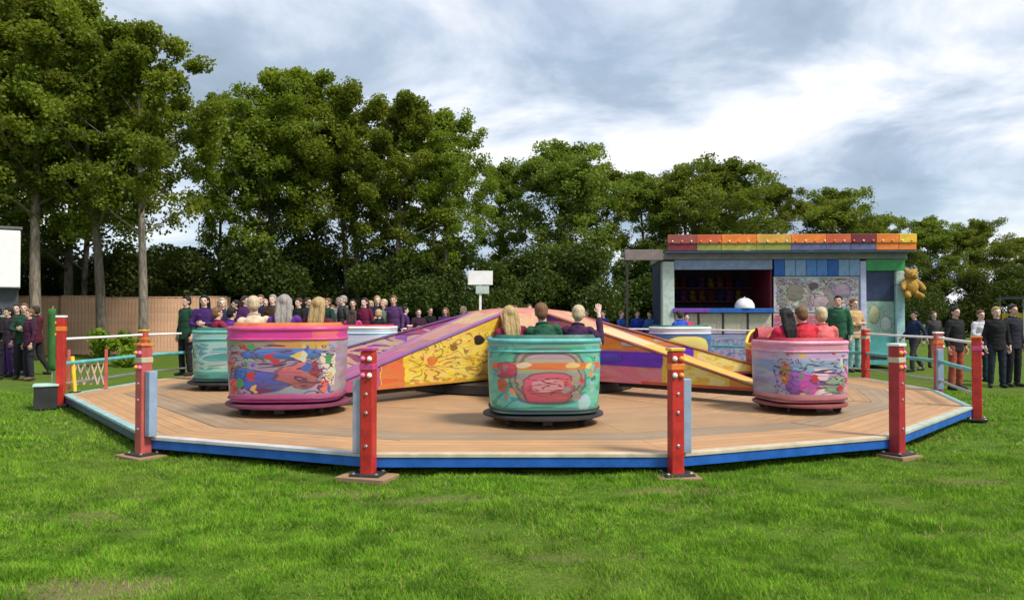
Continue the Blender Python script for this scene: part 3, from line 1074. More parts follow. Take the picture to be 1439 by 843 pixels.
def hand(core, extra, wrist, dirv, palm_n, side):
    """palm into core, five bent fingers into extra; thumb on the side given"""
    d = Vector(dirv).normalized(); n = Vector(palm_n); n = (n - d * n.dot(d)).normalized(); s = d.cross(n).normalized() * side
    w = Vector(wrist)
    for k in (-1, 0, 1):
        core.tube([w, w + d * .045 + s * .020 * k, w + d * .085 + s * .026 * k], [.020, .017, .014], 8, rounded=True)
    base = w + d * .085
    for k, (off, ln) in enumerate(((.032, .070), (.011, .080), (-.011, .075), (-.031, .058))):
        b = base + s * off - d * .01
        p1 = b + d * ln * .5 + n * .006; p2 = p1 + d * ln * .30 + n * ln * .22; p3 = p2 + d * ln * .08 + n * ln * .26
        extra.tube([b, p1, p2, p3], [.0095, .009, .008, .007], 6, rounded=True)
    b = w + d * .03 + s * .025
    extra.tube([b, b + s * .022 + d * .022 + n * .008, b + s * .030 + d * .050 + n * .02], [.012, .0105, .008], 6, rounded=True)


def figure(pose):
    """shared meshes of one posed figure, 1.72 m tall when standing, facing +Y"""
    seated = pose.startswith('sit')
    if seated:
        dz = -.90                      # hips: pelvis height 0.95 -> 0.05+
        hips = [(-.10, .02, .93 + dz + .06), (.10, .02, .93 + dz + .06)]
        knees = [(-.12, .44, .60 - .52 + .02), (.12, .44, .10)]
        ankles = [(-.12, .40, -.32), (.12, .42, -.32)]
        toes = [(-.13, .55, -.375), (.13, .57, -.375)]
    else:
        dz = 0
        hips = [(-.095, 0, .93), (.095, 0, .93)]
        if pose == 'walk':
            knees = [(-.10, .16, .52), (.10, -.04, .50)]; ankles = [(-.10, .16, .09), (.10, -.30, .16)]; toes = [(-.11, .31, .035), (.10, -.18, .05)]
        else:
            knees = [(-.105, .02, .50), (.115, .03, .50)]; ankles = [(-.115, -.02, .085), (.13, -.01, .085)]; toes = [(-.135, .13, .03), (.16, .13, .03)]
    U = Vector((0, 0, dz + (.06 if seated else 0)))
    sh = [Vector((-.160, 0, 1.395)) + U, Vector((.160, 0, 1.395)) + U]
    if pose == 'stand':
        el = [(-.235, -.03, 1.12), (.235, -.03, 1.12)]; wr = [(-.245, .05, .88), (.245, .05, .88)]; hd = [(0, .12, -1), (0, .12, -1)]; pn = [(1, 0, 0), (-1, 0, 0)]
    elif pose == 'fold':
        el = [(-.25, .06, 1.13), (.25, .06, 1.13)]; wr = [(-.03, .22, 1.16), (.03, .20, 1.12)]; hd = [(1, .0, .05), (-1, .0, -.05)]; pn = [(0, -1, 0), (0, -1, 0)]
    elif pose == 'phone':
        el = [(-.24, .02, 1.13), (.22, .10, 1.13)]; wr = [(-.22, .15, .94), (.08, .29, 1.28)]; hd = [(0.1, .5, -1), (-.2, .35, 1)]; pn = [(1, 0, 0), (0, -1, .3)]
    elif pose == 'walk':
        el = [(-.24, -.14, 1.14), (.24, .08, 1.13)]; wr = [(-.24, -.12, .89), (.23, .25, .96)]; hd = [(0, .2, -1), (0, .6, -.7)]; pn = [(1, 0, 0), (-1, 0, 0)]
    elif pose == 'sit':
        el = [Vector((-.23, .12, 1.14)) + U, Vector((.23, .12, 1.14)) + U]; wr = [(-.15, .37, .26), (.15, .37, .26)]; hd = [(.15, 1, -.05), (-.15, 1, -.05)]; pn = [(0, -.1, -1), (0, -.1, -1)]
    else:  # sit_raise
        el = [Vector((-.23, .12, 1.14)) + U, Vector((.30, .06, 1.24)) + U]; wr = [(-.15, .37, .26), (.26, .10, .80)]; hd = [(.15, 1, -.05), (-.1, .1, 1)]; pn = [(0, -.1, -1), (0, 1, 0)]
    V_ = Vector
    # ---- body core
    b = MB(); x = MB()
    tor = [((0, 0, .84), .10, .085), ((0, -.005, .90), .155, .115), ((0, 0, .98), .160, .115), ((0, .005, 1.08), .135, .098), ((0, .01, 1.20), .150, .108), ((0, .01, 1.32), .160, .112), ((0, 0, 1.40), .150, .095), ((0, -.005, 1.45), .085, .07), ((0, 0, 1.48), .055, .055)]
    b.loft([((c[0], c[1], c[2] + U.z), rx, ry) for c, rx, ry in tor])
    b.tube([V_((0, -.012, 1.42)) + U, V_((0, .005, 1.55)) + U], [.060, .052], 12, rounded=True)
    b.ell(V_((0, .0, 1.635)) + U, (.076, .094, .092), 16, 12)
    b.ell(V_((0, .028, 1.575)) + U, (.058, .066, .072), 14, 10)
    b.ell(V_((0, .055, 1.530)) + U, (.028, .026, .022), 10, 8)
    b.tube([V_((0, .092, 1.640)) + U, V_((0, .108, 1.600)) + U], [.010, .015], 8, rounded=True)
    for s in (-1, 1):
        b.ell(V_((s * .079, -.005, 1.605)) + U, (.012, .020, .032), 8, 8)
        b.ell(V_((s * .032, .078, 1.652)) + U, (.024, .016, .010), 8, 6)
    for s, k in ((-1, 0), (1, 1)):
        S, E_, Wr = V_(sh[k]), V_(el[k]), V_(wr[k])
        b.tube([S, lerp(S, E_, .35), E_, lerp(E_, Wr, .3), Wr], [.053, .046, .038, .039, .026], 12, rounded=True)
        H, K, A, T = V_(hips[k]), V_(knees[k]), V_(ankles[k]), V_(toes[k])
        b.tube([H, lerp(H, K, .4), K, lerp(K, A, .3), A], [.088, .076, .054, .055, .036], 12, rounded=True)
        b.tube([A + V_((0, -.03, -.03)), lerp(A, T, .6) + V_((0, 0, -.01)), T], [.036, .034, .026], 10, rounded=True)
        hand(b, x, Wr, hd[k], pn[k], (1 if k else -1) * (1 if not seated else 1))
    body = finish(remesh(b, .0125, 3), 'body', x)
    # ---- top garment
    tp = MB()
    hem = .80 if not seated else .90
    tt = [((0, 0, hem), .178, .136), ((0, -.003, .92), .180, .138), ((0, 0, 1.0), .172, .130), ((0, .005, 1.10), .165, .125), ((0, .01, 1.22), .172, .130), ((0, .01, 1.33), .182, .130), ((0, 0, 1.41), .160, .110), ((0, -.006, 1.455), .095, .085), ((0, -.004, 1.48), .074, .072)]
    tp.loft([((c[0], c[1], c[2] + U.z), rx, ry) for c, rx, ry in tt], 20)
    for k in (0, 1):
        S, E_, Wr = V_(sh[k]), V_(el[k]), V_(wr[k])
        tp.tube([S, lerp(S, E_, .4), E_, lerp(E_, Wr, .5), lerp(E_, Wr, .80)], [.072, .062, .053, .049, .042], 12, rounded=True)
    top = remesh(tp, .015, 3)
    rs = random.Random(hash(pose) % 97 if False else len(pose))
    for v in top.vertices:
        q = mnoise.noise(V_((v.co.x * 7, v.co.y * 7, v.co.z * 13)))
        v.co += v.normal * (q * .011 + .006 * mnoise.noise(V_((v.co.x * 16, v.co.y * 16, v.co.z * 34 + v.co.x * 20))))
    top = finish(top, 'jacket')
    # ---- trousers
    tr_ = MB()
    tr_.loft([((c[0], c[1], c[2] + U.z), rx, ry) for c, rx, ry in [((0, 0, .83), .14, .11), ((0, -.003, .88), .165, .125), ((0, 0, .96), .167, .124), ((0, 0, 1.0), .160, .118)]], 18)
    for k in (0, 1):
        H, K, A = V_(hips[k]), V_(knees[k]), V_(ankles[k])
        tr_.tube([H, lerp(H, K, .4), K, lerp(K, A, .4), lerp(K, A, .98)], [.100, .092, .072, .070, .064], 12)
    trs = remesh(tr_, .015, 3)
    for v in trs.vertices:
        q = mnoise.noise(V_((v.co.x * 6 + 5, v.co.y * 6, v.co.z * 14)))
        v.co += v.normal * (q * .008 + .005 * mnoise.noise(V_((v.co.x * 14, v.co.y * 14, v.co.z * 36))))
    trs = finish(trs, 'trousers')
    shoes = []
    for k in (0, 1):
        A, T = V_(ankles[k]), V_(toes[k])
        s_ = MB()
        d = (T - A); d.z = 0; d.normalize()
        base = V_((A.x, A.y, T.z))
        s_.tube([base - d * .045 + V_((0, 0, .012)), base + d * .06 + V_((0, 0, .012)), T + d * .02 + V_((0, 0, .004))], [.044, .044, .034], 12, rounded=True)
        s_.tube([A + V_((0, -.0, .03)), A + V_((0, 0, -.03))], [.045, .048], 12, rounded=True)
        shoes.append(finish(remesh(s_, .014, 3), 'shoe'))
    # ---- hair
    hs = MB()
    hs.ell(V_((0, -.018, 1.655)) + U, (.089, .094, .093), 16, 12)
    hs.ell(V_((0, -.045, 1.61)) + U, (.080, .066, .085), 14, 10)
    hs.ell(V_((0, .045, 1.705)) + U, (.062, .045, .030), 12, 8)
    short = finish(remesh(hs, .013, 2), 'hair')
    hl = MB()
    hl.ell(V_((0, -.020, 1.655)) + U, (.092, .096, .094), 16, 12)
    hl.ell(V_((0, .045, 1.708)) + U, (.064, .046, .030), 12, 8)
    for s in (-1, 0, 1):
        hl.tube([V_((s * .062, -.045, 1.66)) + U, V_((s * .072, -.070, 1.53)) + U, V_((s * .075, -.098, 1.41)) + U, V_((s * .055, -.115, 1.27 + .02 * s)) + U], [.045, .046, .042, .020], 10, rounded=True)
    lg = remesh(hl, .013, 2)
    for v in lg.vertices:
        v.co += v.normal * .006 * mnoise.noise(V_((v.co.x * 60, v.co.y * 25, v.co.z * 9)))
    lg = finish(lg, 'hair')
    ey = MB(); ey.ell((0, 0, 0), (.013, .008, .008), 10, 6); eye = finish(ey.mesh('eye', []), 'eye')
    mo = MB(); mo.tube([(-.022, -.004, 0), (0, .004, -.002), (.022, -.004, 0)], [.004, .007, .004], 6, rounded=True); mouth = finish(mo.mesh('mouth', []), 'mouth')
    ck = MB(); ck.tube([V_((.074 * math.cos(2 * PI * k / 16), .070 * math.sin(2 * PI * k / 16) - .004, 1.478 + .012 * math.sin(2 * PI * k / 16 + PI))) + U for k in range(16)], .016, 8, closed=True)
    collar = finish(ck.mesh('collar', []), 'collar')
    return dict(collar=collar, body=body, top=top, trousers=trs, shoes=shoes, short=short, long=lg, eye=eye, mouth=mouth, U=U)


FIG = {k: figure(k) for k in ('stand', 'fold', 'phone', 'walk', 'sit', 'sit_raise')}


def part(name, me, mt, parent, loc=(0, 0, 0)):
    o = link_mesh(name, me, parent, loc)
    o.material_slots[0].link = 'OBJECT'
    o.material_slots[0].material = mt
    return o


def person(pose, loc, rz, label, top, bottom, hair, long_hair=False, skin=0, scale=1.0, group=None, topname='jacket'):
    f = FIG[pose]
    r = thing('person', label, 'person', loc, rz, group, scale)
    part('body', f['body'], M_skin[skin], r)
    part(topname, f['top'], cloth('cloth_%.3f_%.3f_%.3f' % top, top), r)
    part('collar', f['collar'], cloth('cloth_%.3f_%.3f_%.3f' % tuple(q * .7 for q in top), tuple(q * .7 for q in top)), r)
    part('trousers', f['trousers'], cloth('cloth_%.3f_%.3f_%.3f' % bottom, bottom), r)
    for s in f['shoes']:
        part('shoe', s, [M_rubber, paint('shoe_grey', (.24, .24, .25), .6), M_rubber, paint('shoe_brown', (.10, .06, .035), .6)][(skin + hair) % 4], r)
    part('hair', f['long' if long_hair else 'short'], M_hair[hair], r)
    u = f['U']
    for s in (-1, 1):
        part('eye', f['eye'], M_eye, r, (s * .031, .088 + u.y, 1.632 + u.z))
    part('mouth', f['mouth'], M_lip, r, (0, .093, 1.562 + u.z))
    return r


BLACK, NAVY, PURPLE, DKGREEN, REDC, PINKC = (.015, .015, .017), (.02, .03, .09), (.10, .03, .20), (.02, .09, .05), (.55, .03, .05), (.65, .12, .25)
GREY, WHITEC, BLUEC, JEANS, BROWN, LTPINK, MAROONC, CREAMC = (.22, .22, .23), (.72, .72, .72), (.03, .08, .50), (.06, .10, .22), (.16, .09, .05), (.68, .42, .44), (.22, .02, .05), (.60, .48, .36)


def rider(ci, lx, ly, yaw, pose, label, top, hair, long_hair=False, skin=0, s=.94):
    o, X, Y, rz, sc = CARS[ci]
    v = Matrix.Rotation(rz, 4, 'Z') @ Vector((lx * sc, ly * sc, 0))
    r_ = person(pose, (X + v.x, Y + v.y, DZ + .61 * sc + .02), rz + yaw, label, top, JEANS, hair, long_hair, skin, s, 'riders in the cars')
    r_.rotation_euler.y = R(rnd.uniform(-6, 6)); r_.rotation_euler.x = R(rnd.uniform(-7, 2))


# riders: local +Y of the car points to the ride centre
rider(0, -.37, -.22, .15, 'sit', 'rider with long blond hair at the left of the teal car', MAROONC, 0, True, 0)
rider(0, .03, -.26, -.05, 'sit', 'rider with brown hair and dark green top in the middle of the teal car', DKGREEN, 2, False, 1, .98)
rider(0, .40, -.20, -.25, 'sit_raise', 'rider with pale fair hair raising an arm at the right of the teal car', (.05, .02, .06), 4, False, 2, .95)
rider(7, -.36, -.20, .2, 'sit', 'fair haired rider in white top at the left of the pink car', CREAMC, 4, False, 2, 1.02)
rider(7, .0, -.26, 0, 'sit', 'rider in purple top with greyish hair in the middle of the pink car', PURPLE, 5, True, 0, 1.04)
rider(7, .36, -.20, -.2, 'sit', 'blond rider in dark maroon at the right of the pink car', (.10, .015, .03), 0, True, 1, 1.0)
rider(1, -.30, -.2, .2, 'sit', 'rider in deep red top at the left of the lilac car', (.45, .02, .06), 3, True, 0, .96)
rider(1, .02, -.25, 0, 'sit', 'rider in bright red top with light brown hair in the middle of the lilac car', REDC, 2, False, 2, 1.0)
rider(1, .31, -.2, -.2, 'sit', 'rider in coral pink top at the right of the lilac car', (.70, .16, .16), 4, False, 1, .98)
rider(6, -.25, -.15, .9, 'sit', 'rider in purple hoodie in the sea green car at left', PURPLE, 3, False, 0, .96)
rider(6, .25, -.15, .7, 'sit', 'rider in dark maroon jacket in the sea green car at left', MAROONC, 2, False, 1, .96)
rider(5, -.3, -.1, .1, 'sit', 'rider in pink top in the pale blue car at the back', (.5, .05, .18), 1, True, 2, .94)
rider(5, .3, -.1, -.2, 'sit', 'rider in black in the pale blue car at the back', BLACK, 0, False, 0, .94)
rider(4, -.2, -.15, 3.0, 'sit', 'rider in brown jacket in the car behind the ride centre', BROWN, 2, False, 1, .98)
rider(4, .25, -.15, 3.2, 'sit', 'rider in orange top in the car behind the ride centre', (.6, .2, .05), 2, True, 2, .98)
rider(3, 0, -.15, .3, 'sit', 'rider in royal blue top in the blue car at the far right', BLUEC, 1, False, 0, .92)


def stander(col, d, pose, rz, label, top, bottom, hair, long_hair=False, skin=0, s=1.0, z=0.0, group=None):
    person(pose, (px(col, d), d, z), R(rz), label, top, bottom, hair, long_hair, skin, s, group)


ZD = DZ + .012
# on the deck behind the left-hand rail and cars
stander(262, 17.2, 'stand', 150, 'person in dark green jacket standing by the railing at left', (.012, .05, .028), BLACK, 3, False, 1, 1.0, ZD)
stander(287, 16.2, 'fold', 190, 'person in dark purple jacket standing left of the sea green car', (.045, .015, .10), JEANS, 3, True, 0, 1.0, ZD)
stander(312, 17.4, 'stand', 205, 'person with pale blond hair in dark navy jacket behind the sea green car', (.02, .02, .06), JEANS, 4, True, 2, .98, ZD)
C_ = 'onlookers at the back of the ride'
crowd = [(352, 20.6, 'stand', 170, 'grey haired onlooker in dusky lilac coat behind the pink car', (.35, .22, .42), 5, False, 1.02, 0),
         (372, 21.4, 'fold', 185, 'onlooker with light brown hair in grey coat behind the pink car', WHITEC, 4, False, 1.0, 0),
         (392, 20.8, 'walk', 120, 'onlooker in brown jacket walking behind the pink car', BROWN, 2, False, 1.02, 0),
         (430, 21.2, 'stand', 180, 'onlooker in navy jacket behind the right side of the pink car', NAVY, 1, False, 1.02, 0),
         (452, 21.9, 'phone', 190, 'onlooker holding up a hand in dark magenta top left of the pale blue car', (.35, .04, .18), 5, True, .98, 0),
         (474, 22.0, 'stand', 175, 'onlooker in grey coat behind the pale blue car', (.5, .48, .5), 5, False, 1.03, 0),
         (498, 21.5, 'fold', 180, 'onlooker in black coat behind the pale blue car', BLACK, 3, True, 1.0, 0),
         (521, 22.0, 'stand', 188, 'onlooker in deep crimson top right of the pale blue car', (.30, .02, .06), 0, False, .98, 0),
         (543, 21.7, 'stand', 170, 'onlooker with fair hair in dull green top right of the pale blue car', (.32, .42, .33), 4, False, 1.0, 0),
         (590, 23.8, 'fold', 180, 'onlooker in dark plum coat left of the white sign', (.09, .03, .07), 1, False, 1.0, 1),
         (622, 24.2, 'stand', 176, 'onlooker in violet coat left of the white sign', (.22, .08, .30), 2, True, 1.02, 1),
         (648, 24.0, 'stand', 184, 'onlooker with bare pinkish top beside the white sign', LTPINK, 4, False, 1.04, 1),
         (697, 24.4, 'fold', 170, 'onlooker in cream jumper just right of the white sign', CREAMC, 2, False, 1.02, 1),
         (826, 24.8, 'stand', 180, 'onlooker in dark purple behind the right of the ride centre', (.06, .02, .10), 1, False, .98, 1),
         (850, 25.2, 'stand', 170, 'onlooker in dark blue top left of the royal blue tops', (.02, .03, .28), 3, False, .97, 1),
         (872, 25.0, 'fold', 185, 'onlooker in bright blue top left of the stall', (.04, .16, .60), 2, False, .96, 1),
         (893, 25.3, 'stand', 190, 'onlooker in royal blue top left of the stall', BLUEC, 1, False, .97, 1),
         (912, 25.0, 'walk', 90, 'onlooker in steel blue top walking towards the stall', (.05, .14, .38), 3, False, .96, 1),
         (968, 20.9, 'stand', 165, 'person in pink red top at the left end of the stall counter', (.60, .05, .14), 3, False, .78, 2)]
crowd += [(338, 23.4, 'stand', 180, 'onlooker in slate blue coat furthest left in the second row of onlookers', (.10, .12, .18), 1, False, 1.04, 1),
          (361, 23.9, 'fold', 180, 'onlooker in plum jacket glimpsed between the lilac and grey coats', (.16, .04, .12), 2, True, 1.05, 1),
          (411, 23.6, 'stand', 180, 'onlooker in charcoal jacket glimpsed right of the brown jacket', (.05, .05, .055), 3, False, 1.08, 1),
          (441, 24.0, 'stand', 180, 'onlooker in rust jumper in the second row right of the navy jacket', (.30, .09, .03), 0, False, 1.06, 1),
          (463, 24.4, 'phone', 180, 'onlooker in olive jacket in the second row behind the dark magenta top', (.12, .12, .05), 2, False, 1.06, 1),
          (486, 24.1, 'stand', 180, 'onlooker in dull brown coat in the second row behind the pale blue car', (.45, .36, .26), 5, True, 1.05, 1),
          (510, 23.9, 'fold', 180, 'onlooker in dark teal jacket in the second row by the black coat', (.02, .10, .12), 1, False, 1.08, 1),
          (533, 24.5, 'stand', 180, 'onlooker in grey shirt in the second row by the crimson top', WHITEC, 2, False, 1.05, 1),
          (566, 24.0, 'walk', 250, 'onlooker in purple fleece walking left of the plum coat', (.14, .05, .24), 3, False, 1.04, 1),
          (607, 24.9, 'stand', 180, 'onlooker in black hooded jacket between the plum and violet coats', BLACK, 1, False, 1.03, 1),
          (720, 25.0, 'stand', 180, 'onlooker in terracotta jumper above the ride centre crown', (.42, .14, .06), 2, True, 1.06, 1),
          (745, 24.6, 'fold', 180, 'onlooker in chestnut jacket above the ride centre crown', (.22, .08, .03), 2, False, 1.08, 1)]
for (c0, d0, ps, rz, lab, tp_, hr, lg_, s_, grd) in crowd:
    z_ = ZD if (grd != 1) else 0.0
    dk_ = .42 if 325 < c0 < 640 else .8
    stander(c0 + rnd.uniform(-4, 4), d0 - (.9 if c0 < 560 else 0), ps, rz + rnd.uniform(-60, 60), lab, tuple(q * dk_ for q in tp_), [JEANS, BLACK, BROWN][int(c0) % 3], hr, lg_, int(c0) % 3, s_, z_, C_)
row3 = [(331, 20.0, 'fold', 'black puffer coat', (.012, .012, .014), 3, False), (345, 19.2, 'stand', 'dark grape coat', (.05, .012, .07), 1, True), (366, 19.8, 'stand', 'inky blue coat', (.012, .016, .05), 2, False), (383, 19.3, 'fold', 'dark brown fleece', (.05, .025, .015), 5, False),
        (402, 20.1, 'stand', 'dull mauve coat', (.14, .07, .12), 4, True), (420, 19.4, 'phone', 'black raincoat', (.01, .012, .012), 1, False), (446, 19.9, 'stand', 'oxblood jacket', (.10, .012, .02), 3, True), (460, 20.4, 'fold', 'dark bottle green coat', (.01, .045, .025), 2, False),
        (482, 20.6, 'stand', 'sooty grey jacket', (.05, .05, .052), 5, False), (512, 20.5, 'stand', 'deep wine hoodie', (.12, .01, .04), 1, True), (530, 20.8, 'fold', 'midnight blue jacket', (.012, .015, .04), 0, False), (553, 20.7, 'stand', 'dusky purple jumper', (.07, .03, .10), 2, False)]
for (c0, d0, ps, what, tp_, hr, lg_) in row3:
    stander(c0, d0, ps, 180 + rnd.uniform(-70, 70), 'onlooker in %s on the back of the ride deck at left' % what, tp_, BLACK, hr, lg_, int(c0) % 3, .98 + .08 * rnd.random(), ZD, C_)
stander(-4, 19.0, 'fold', 160, 'person in black hooded coat half cut by the left edge', (.012, .01, .012), BLACK, 3, False, 1, 1.0)
stander(24, 20.6, 'stand', 190, 'person in very dark brown coat behind the dark green coat at left edge', (.04, .015, .012), BLACK, 1, True, 0, 1.06)
stander(42, 18.8, 'stand', 140, 'person in dark plum jacket, nearest of the group at the left edge', (.05, .012, .035), (.02, .02, .03), 2, False, 1, .98)
stander(1178, 16.2, 'stand', 150, 'attendant in dark green top with black hair behind the lilac car', DKGREEN, BLACK, 3, False, 1, 1.0, ZD)
stander(1200, 18.2, 'fold', 200, 'person in tan jacket between the attendant and the stall end', (.5, .32, .16), (.20, .40, .36), 2, False, 0, .98, ZD)
stander(1285, 21.5, 'walk', 100, 'person in navy jacket below the gold plush toy', NAVY, (.05, .04, .05), 3, False, 1, .95)
stander(1312, 23.0, 'stand', 180, 'person in charcoal jacket and brown trousers right of the stall', (.05, .045, .05), BROWN, 2, False, 0, .95)
stander(1342, 16.4, 'stand', 200, 'person in black jacket and brick red trousers by the right rear railing', BLACK, (.34, .07, .05), 3, False, 1, 1.0)
stander(1378, 18.2, 'fold', 185, 'person in light grey top and dark trousers on the grass at right', (.52, .52, .55), (.03, .06, .08), 2, False, 0, .96)
stander(1400, 16.9, 'stand', 170, 'person in black jacket, left of the two dark figures at far right', BLACK, (.02, .025, .04), 0, False, 2, 1.0)
stander(1423, 17.1, 'stand', 195, 'person in black coat, right of the two dark figures at far right', (.02, .02, .03), BLACK, 1, False, 1, 1.03)
stander(12, 19.8, 'stand', 150, 'person in dark jacket at the extreme left edge', (.03, .02, .03), (.08, .03, .14), 3, False, 1, 1.0)
stander(34, 19.2, 'fold', 200, 'person in dark green coat standing at the left edge', (.015, .05, .03), BLACK, 2, False, 0, 1.06)
stander(50, 20.2, 'walk', 80, 'person in dark maroon coat walking right at the left edge', (.08, .01, .02), BLACK, 1, False, 1, 1.03)

# ------------------------------------------------------------------ stall
SD = 22.6
sx_ = lambda c: px(c, SD) - px(1105, SD)
stall = thing('fair_stall', 'colourful fairground stall with orange and green fascia and dark serving opening', 'stall', (px(1105, SD), SD, 0), R(-3))
A_pic = art('stall_picture', (.68, .68, .76), [('swi', .5, .5, .48, .46, (.48, .44, .42), 4, .8), ('ell', .10, .45, .07, .35, (.40, .38, .36)), ('ell', .36, .40, .07, .32, (.52, .46, .40)), ('ell', .66, .45, .07, .38, (.36, .33, .33)), ('ell', .92, .40, .05, .35, (.50, .42, .52)), ('scr', .5, .5, .48, .46, (.16, .13, .14), 9, .9), ('ell', .25, .55, .10, .25, (.30, .27, .20)), ('ell', .8, .6, .1, .22, (.45, .34, .46)), ('ell', .55, .3, .1, .15, (.60, .45, .50)), ('ell', .46, .72, .06, .1, (.12, .10, .12))], distort=.05)
A_base = art('stall_base', (.20, .26, .48), [('rect', .5, .92, .5, .07, (.34, .34, .55)), ('rect', .5, .62, .5, .14, (.18, .28, .52)), ('str', .5, .28, .5, .24, (.34, .20, .44), 14), ('swi', .5, .5, .5, .4, (.42, .40, .58), 12, .3)])
A_cpanel = art('stall_counter_panel', (.62, .60, .50), [('rect', .5, .1, .5, .12, (.55, .45, .62)), ('ell', .8, .4, .1, .3, (.60, .36, .52)), ('swi', .5, .6, .5, .35, (.68, .64, .44), 9, .4)])
x0, x1, xm, xr = sx_(934), sx_(1268), sx_(1086), sx_(1206)
H1 = 3.15


def sbox(name, xa, xb, ya, yb, za, zb, mt, parent=None, bevel=.008):
    m = MB(); m.box((0, 0, 0), (abs(xb - xa), abs(yb - ya), abs(zb - za)))
    return m.build(name, mt, parent or stall, ((xa + xb) / 2, (ya + yb) / 2, (za + zb) / 2), bevel=bevel)


sbox('floor', x0, x1, .02, 2.6, .25, .40, M_dark)
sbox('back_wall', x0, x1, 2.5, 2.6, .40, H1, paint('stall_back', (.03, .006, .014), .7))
sbox('side_wall', x0, x0 + .06, .3, 2.49, .40, H1, M_navy)
sbox('side_wall', x1 - .06, x1, .3, 2.49, .40, H1, M_blue)
sbox('partition', xm - .03, xm + .03, .12, 2.49, .40, H1 - .02, M_maroon)
sbox('roof', x0 - .05, x1 + .05, -.05, 2.7, H1 + .005, H1 + .17, paint('roof_grey', (.25, .26, .27), .6))
# front, below the counter
sbox('base_panel', x0 + .30, xm, .0, .05, .12, .98, A_base)
sbox('base_panel', xm + .004, xr, .0, .05, .12, .98, A_base)
nP = 4
wP = (xm - x0 - .30) / nP
for k in range(nP):
    sbox('counter_panel', x0 + .30 + k * wP + .03, x0 + .30 + (k + 1) * wP - .03, .01, .05, 1.0, 1.60, A_cpanel)
    sbox('stile', x0 + .30 + k * wP - .028, x0 + .30 + k * wP + .028, -.01, .06, .99, 1.60, paint('stile_dark', (.06, .03, .03), .5))
sbox('counter_panel', xm + .02, xr - .01, .01, .05, 1.0, 1.60, art('stall_counter_red', (.55, .42, .50), [('swi', .5, .5, .5, .4, (.60, .14, .20), 8, .5)]))
sbox('counter', x0 + .25, xm - .02, -.16, .4, 1.61, 1.74, M_blue)
sbox('counter_trim', x0 + .25, x0 + 1.3, -.18, -.162, 1.62, 1.73, M_purple)
sbox('corner_pillar', x0 - .05, x0 + .30, -.10, .28, .12, H1 - .05, M_palegreen, bevel=.03)
sbox('picture_panel', xm + .035, xr - .005, .0, .05, 1.62, 2.66, A_pic)
for k in range(8):
    wv = (xr - xm - .03) / 8
    sbox('valance_panel', xm + .03 + k * wv + .006, xm + .03 + (k + 1) * wv - .006, -.05, -.01, 2.67, H1 - .01, [M_blue, paint('mid_blue', (.07, .22, .55), .45), paint('soft_blue', (.20, .34, .55), .45), paint('soft_blue', (.20, .34, .55), .45)][(k * 3 + k // 4) % 4])
sbox('opening_head', x0 + .31, xm - .01, -.04, .02, 2.86, H1 - .01, paint('grey_blue', (.22, .30, .46), .5))
# right end bay
sbox('end_pillar', xr + .005, xr + .17, -.06, .12, .12, H1 - .05, paint('pale_lilac', (.48, .50, .72), .5), bevel=.02)
sbox('end_panel', xr + .172, x1 - .30, .02, .07, 1.95, 2.80, M_navy)
sbox('end_panel', xr + .172, x1 - .30, .02, .07, 1.0, 1.94, art('end_panel_art', (.36, .55, .46), [('ell', .3, .6, .2, .3, (.55, .56, .30)), ('ell', .7, .3, .2, .25, (.55, .62, .60))]))
sbox('end_panel', xr + .172, x1 - .30, .02, .07, .12, .99, M_teal)
sbox('end_valance', xr + .172, x1 - .02, -.05, .0, 2.81, H1 - .01, M_green)
sbox('end_pillar', x1 - .29, x1 - .05, -.10, .10, .12, 2.40, paint('pale_cyan', (.34, .54, .58), .45), bevel=.02)
sbox('end_pillar_head', x1 - .29, x1 - .05, -.10, .10, 2.405, 2.80, M_palegreen, bevel=.02)
# stepped fascia of coloured boards
fas = [(.0, .12, paint('fascia_maroon', (.28, .06, .05), .5)), (.12, .22, paint('fascia_rust', (.55, .10, .03), .45)), (.22, .36, M_orange), (.36, .50, paint('fascia_amber', (.62, .34, .05), .45)), (.50, .64, M_orange), (.64, .74, paint('fascia_rust', (.55, .10, .03), .45)), (.74, .84, M_maroon), (.84, .93, M_orange), (.93, 1.0, M_yellow)]
fx0, fx1 = x0 + .05, x1 + .12
for k, (u0, u1, mt) in enumerate(fas):
    a, b = fx0 + (fx1 - fx0) * u0, fx0 + (fx1 - fx0) * u1
    sbox('fascia_board', a + .004, b - .004, -.50, -.44, 3.58, 3.83, mt)
    sbox('fascia_board', a + .004, b - .004, -.47, -.42, 3.38, 3.577, [M_maroon, paint('fascia_moss', (.24, .27, .05), .5), paint('fascia_lime', (.32, .33, .05)), paint('fascia_moss', (.24, .27, .05), .5), paint('fascia_violetblue', (.10, .11, .24), .5), paint('fascia_violetblue', (.10, .11, .24), .5), paint('fascia_violetblue', (.10, .11, .24), .5), M_orange, M_orange][k])
m = MB(); m.box(((fx0 + fx1) / 2, -.21, 3.35), (fx1 - fx0, .44, .05)); m.build('fascia_soffit', paint('soffit_blue', (.10, .16, .30), .5), stall)
for k in range(26):
    link_mesh('bulb', bulb_me['wo'[k % 2]], stall, (fx0 + .14 + k * (fx1 - fx0 - .28) / 25, -.515, 3.64))
sbox('side_canopy', x0 - 1.15, x0 - .06, -.35, 1.2, 3.30, 3.40, paint('canopy_grey', (.30, .36, .36), .5))
sbox('side_canopy_valance', x0 - 1.15, x0 - .06, -.39, -.352, 3.12, 3.42, paint('canopy_valance', (.20, .16, .15), .6))
sbox('canopy_leg', x0 - 1.12, x0 - 1.05, -.34, -.27, .0, 3.295, M_dark)
# shelves in the dark opening
for zs in (1.95, 2.38):
    sbox('shelf', x0 + .1, xm - .05, 2.1, 2.48, zs, zs + .03, M_maroon)
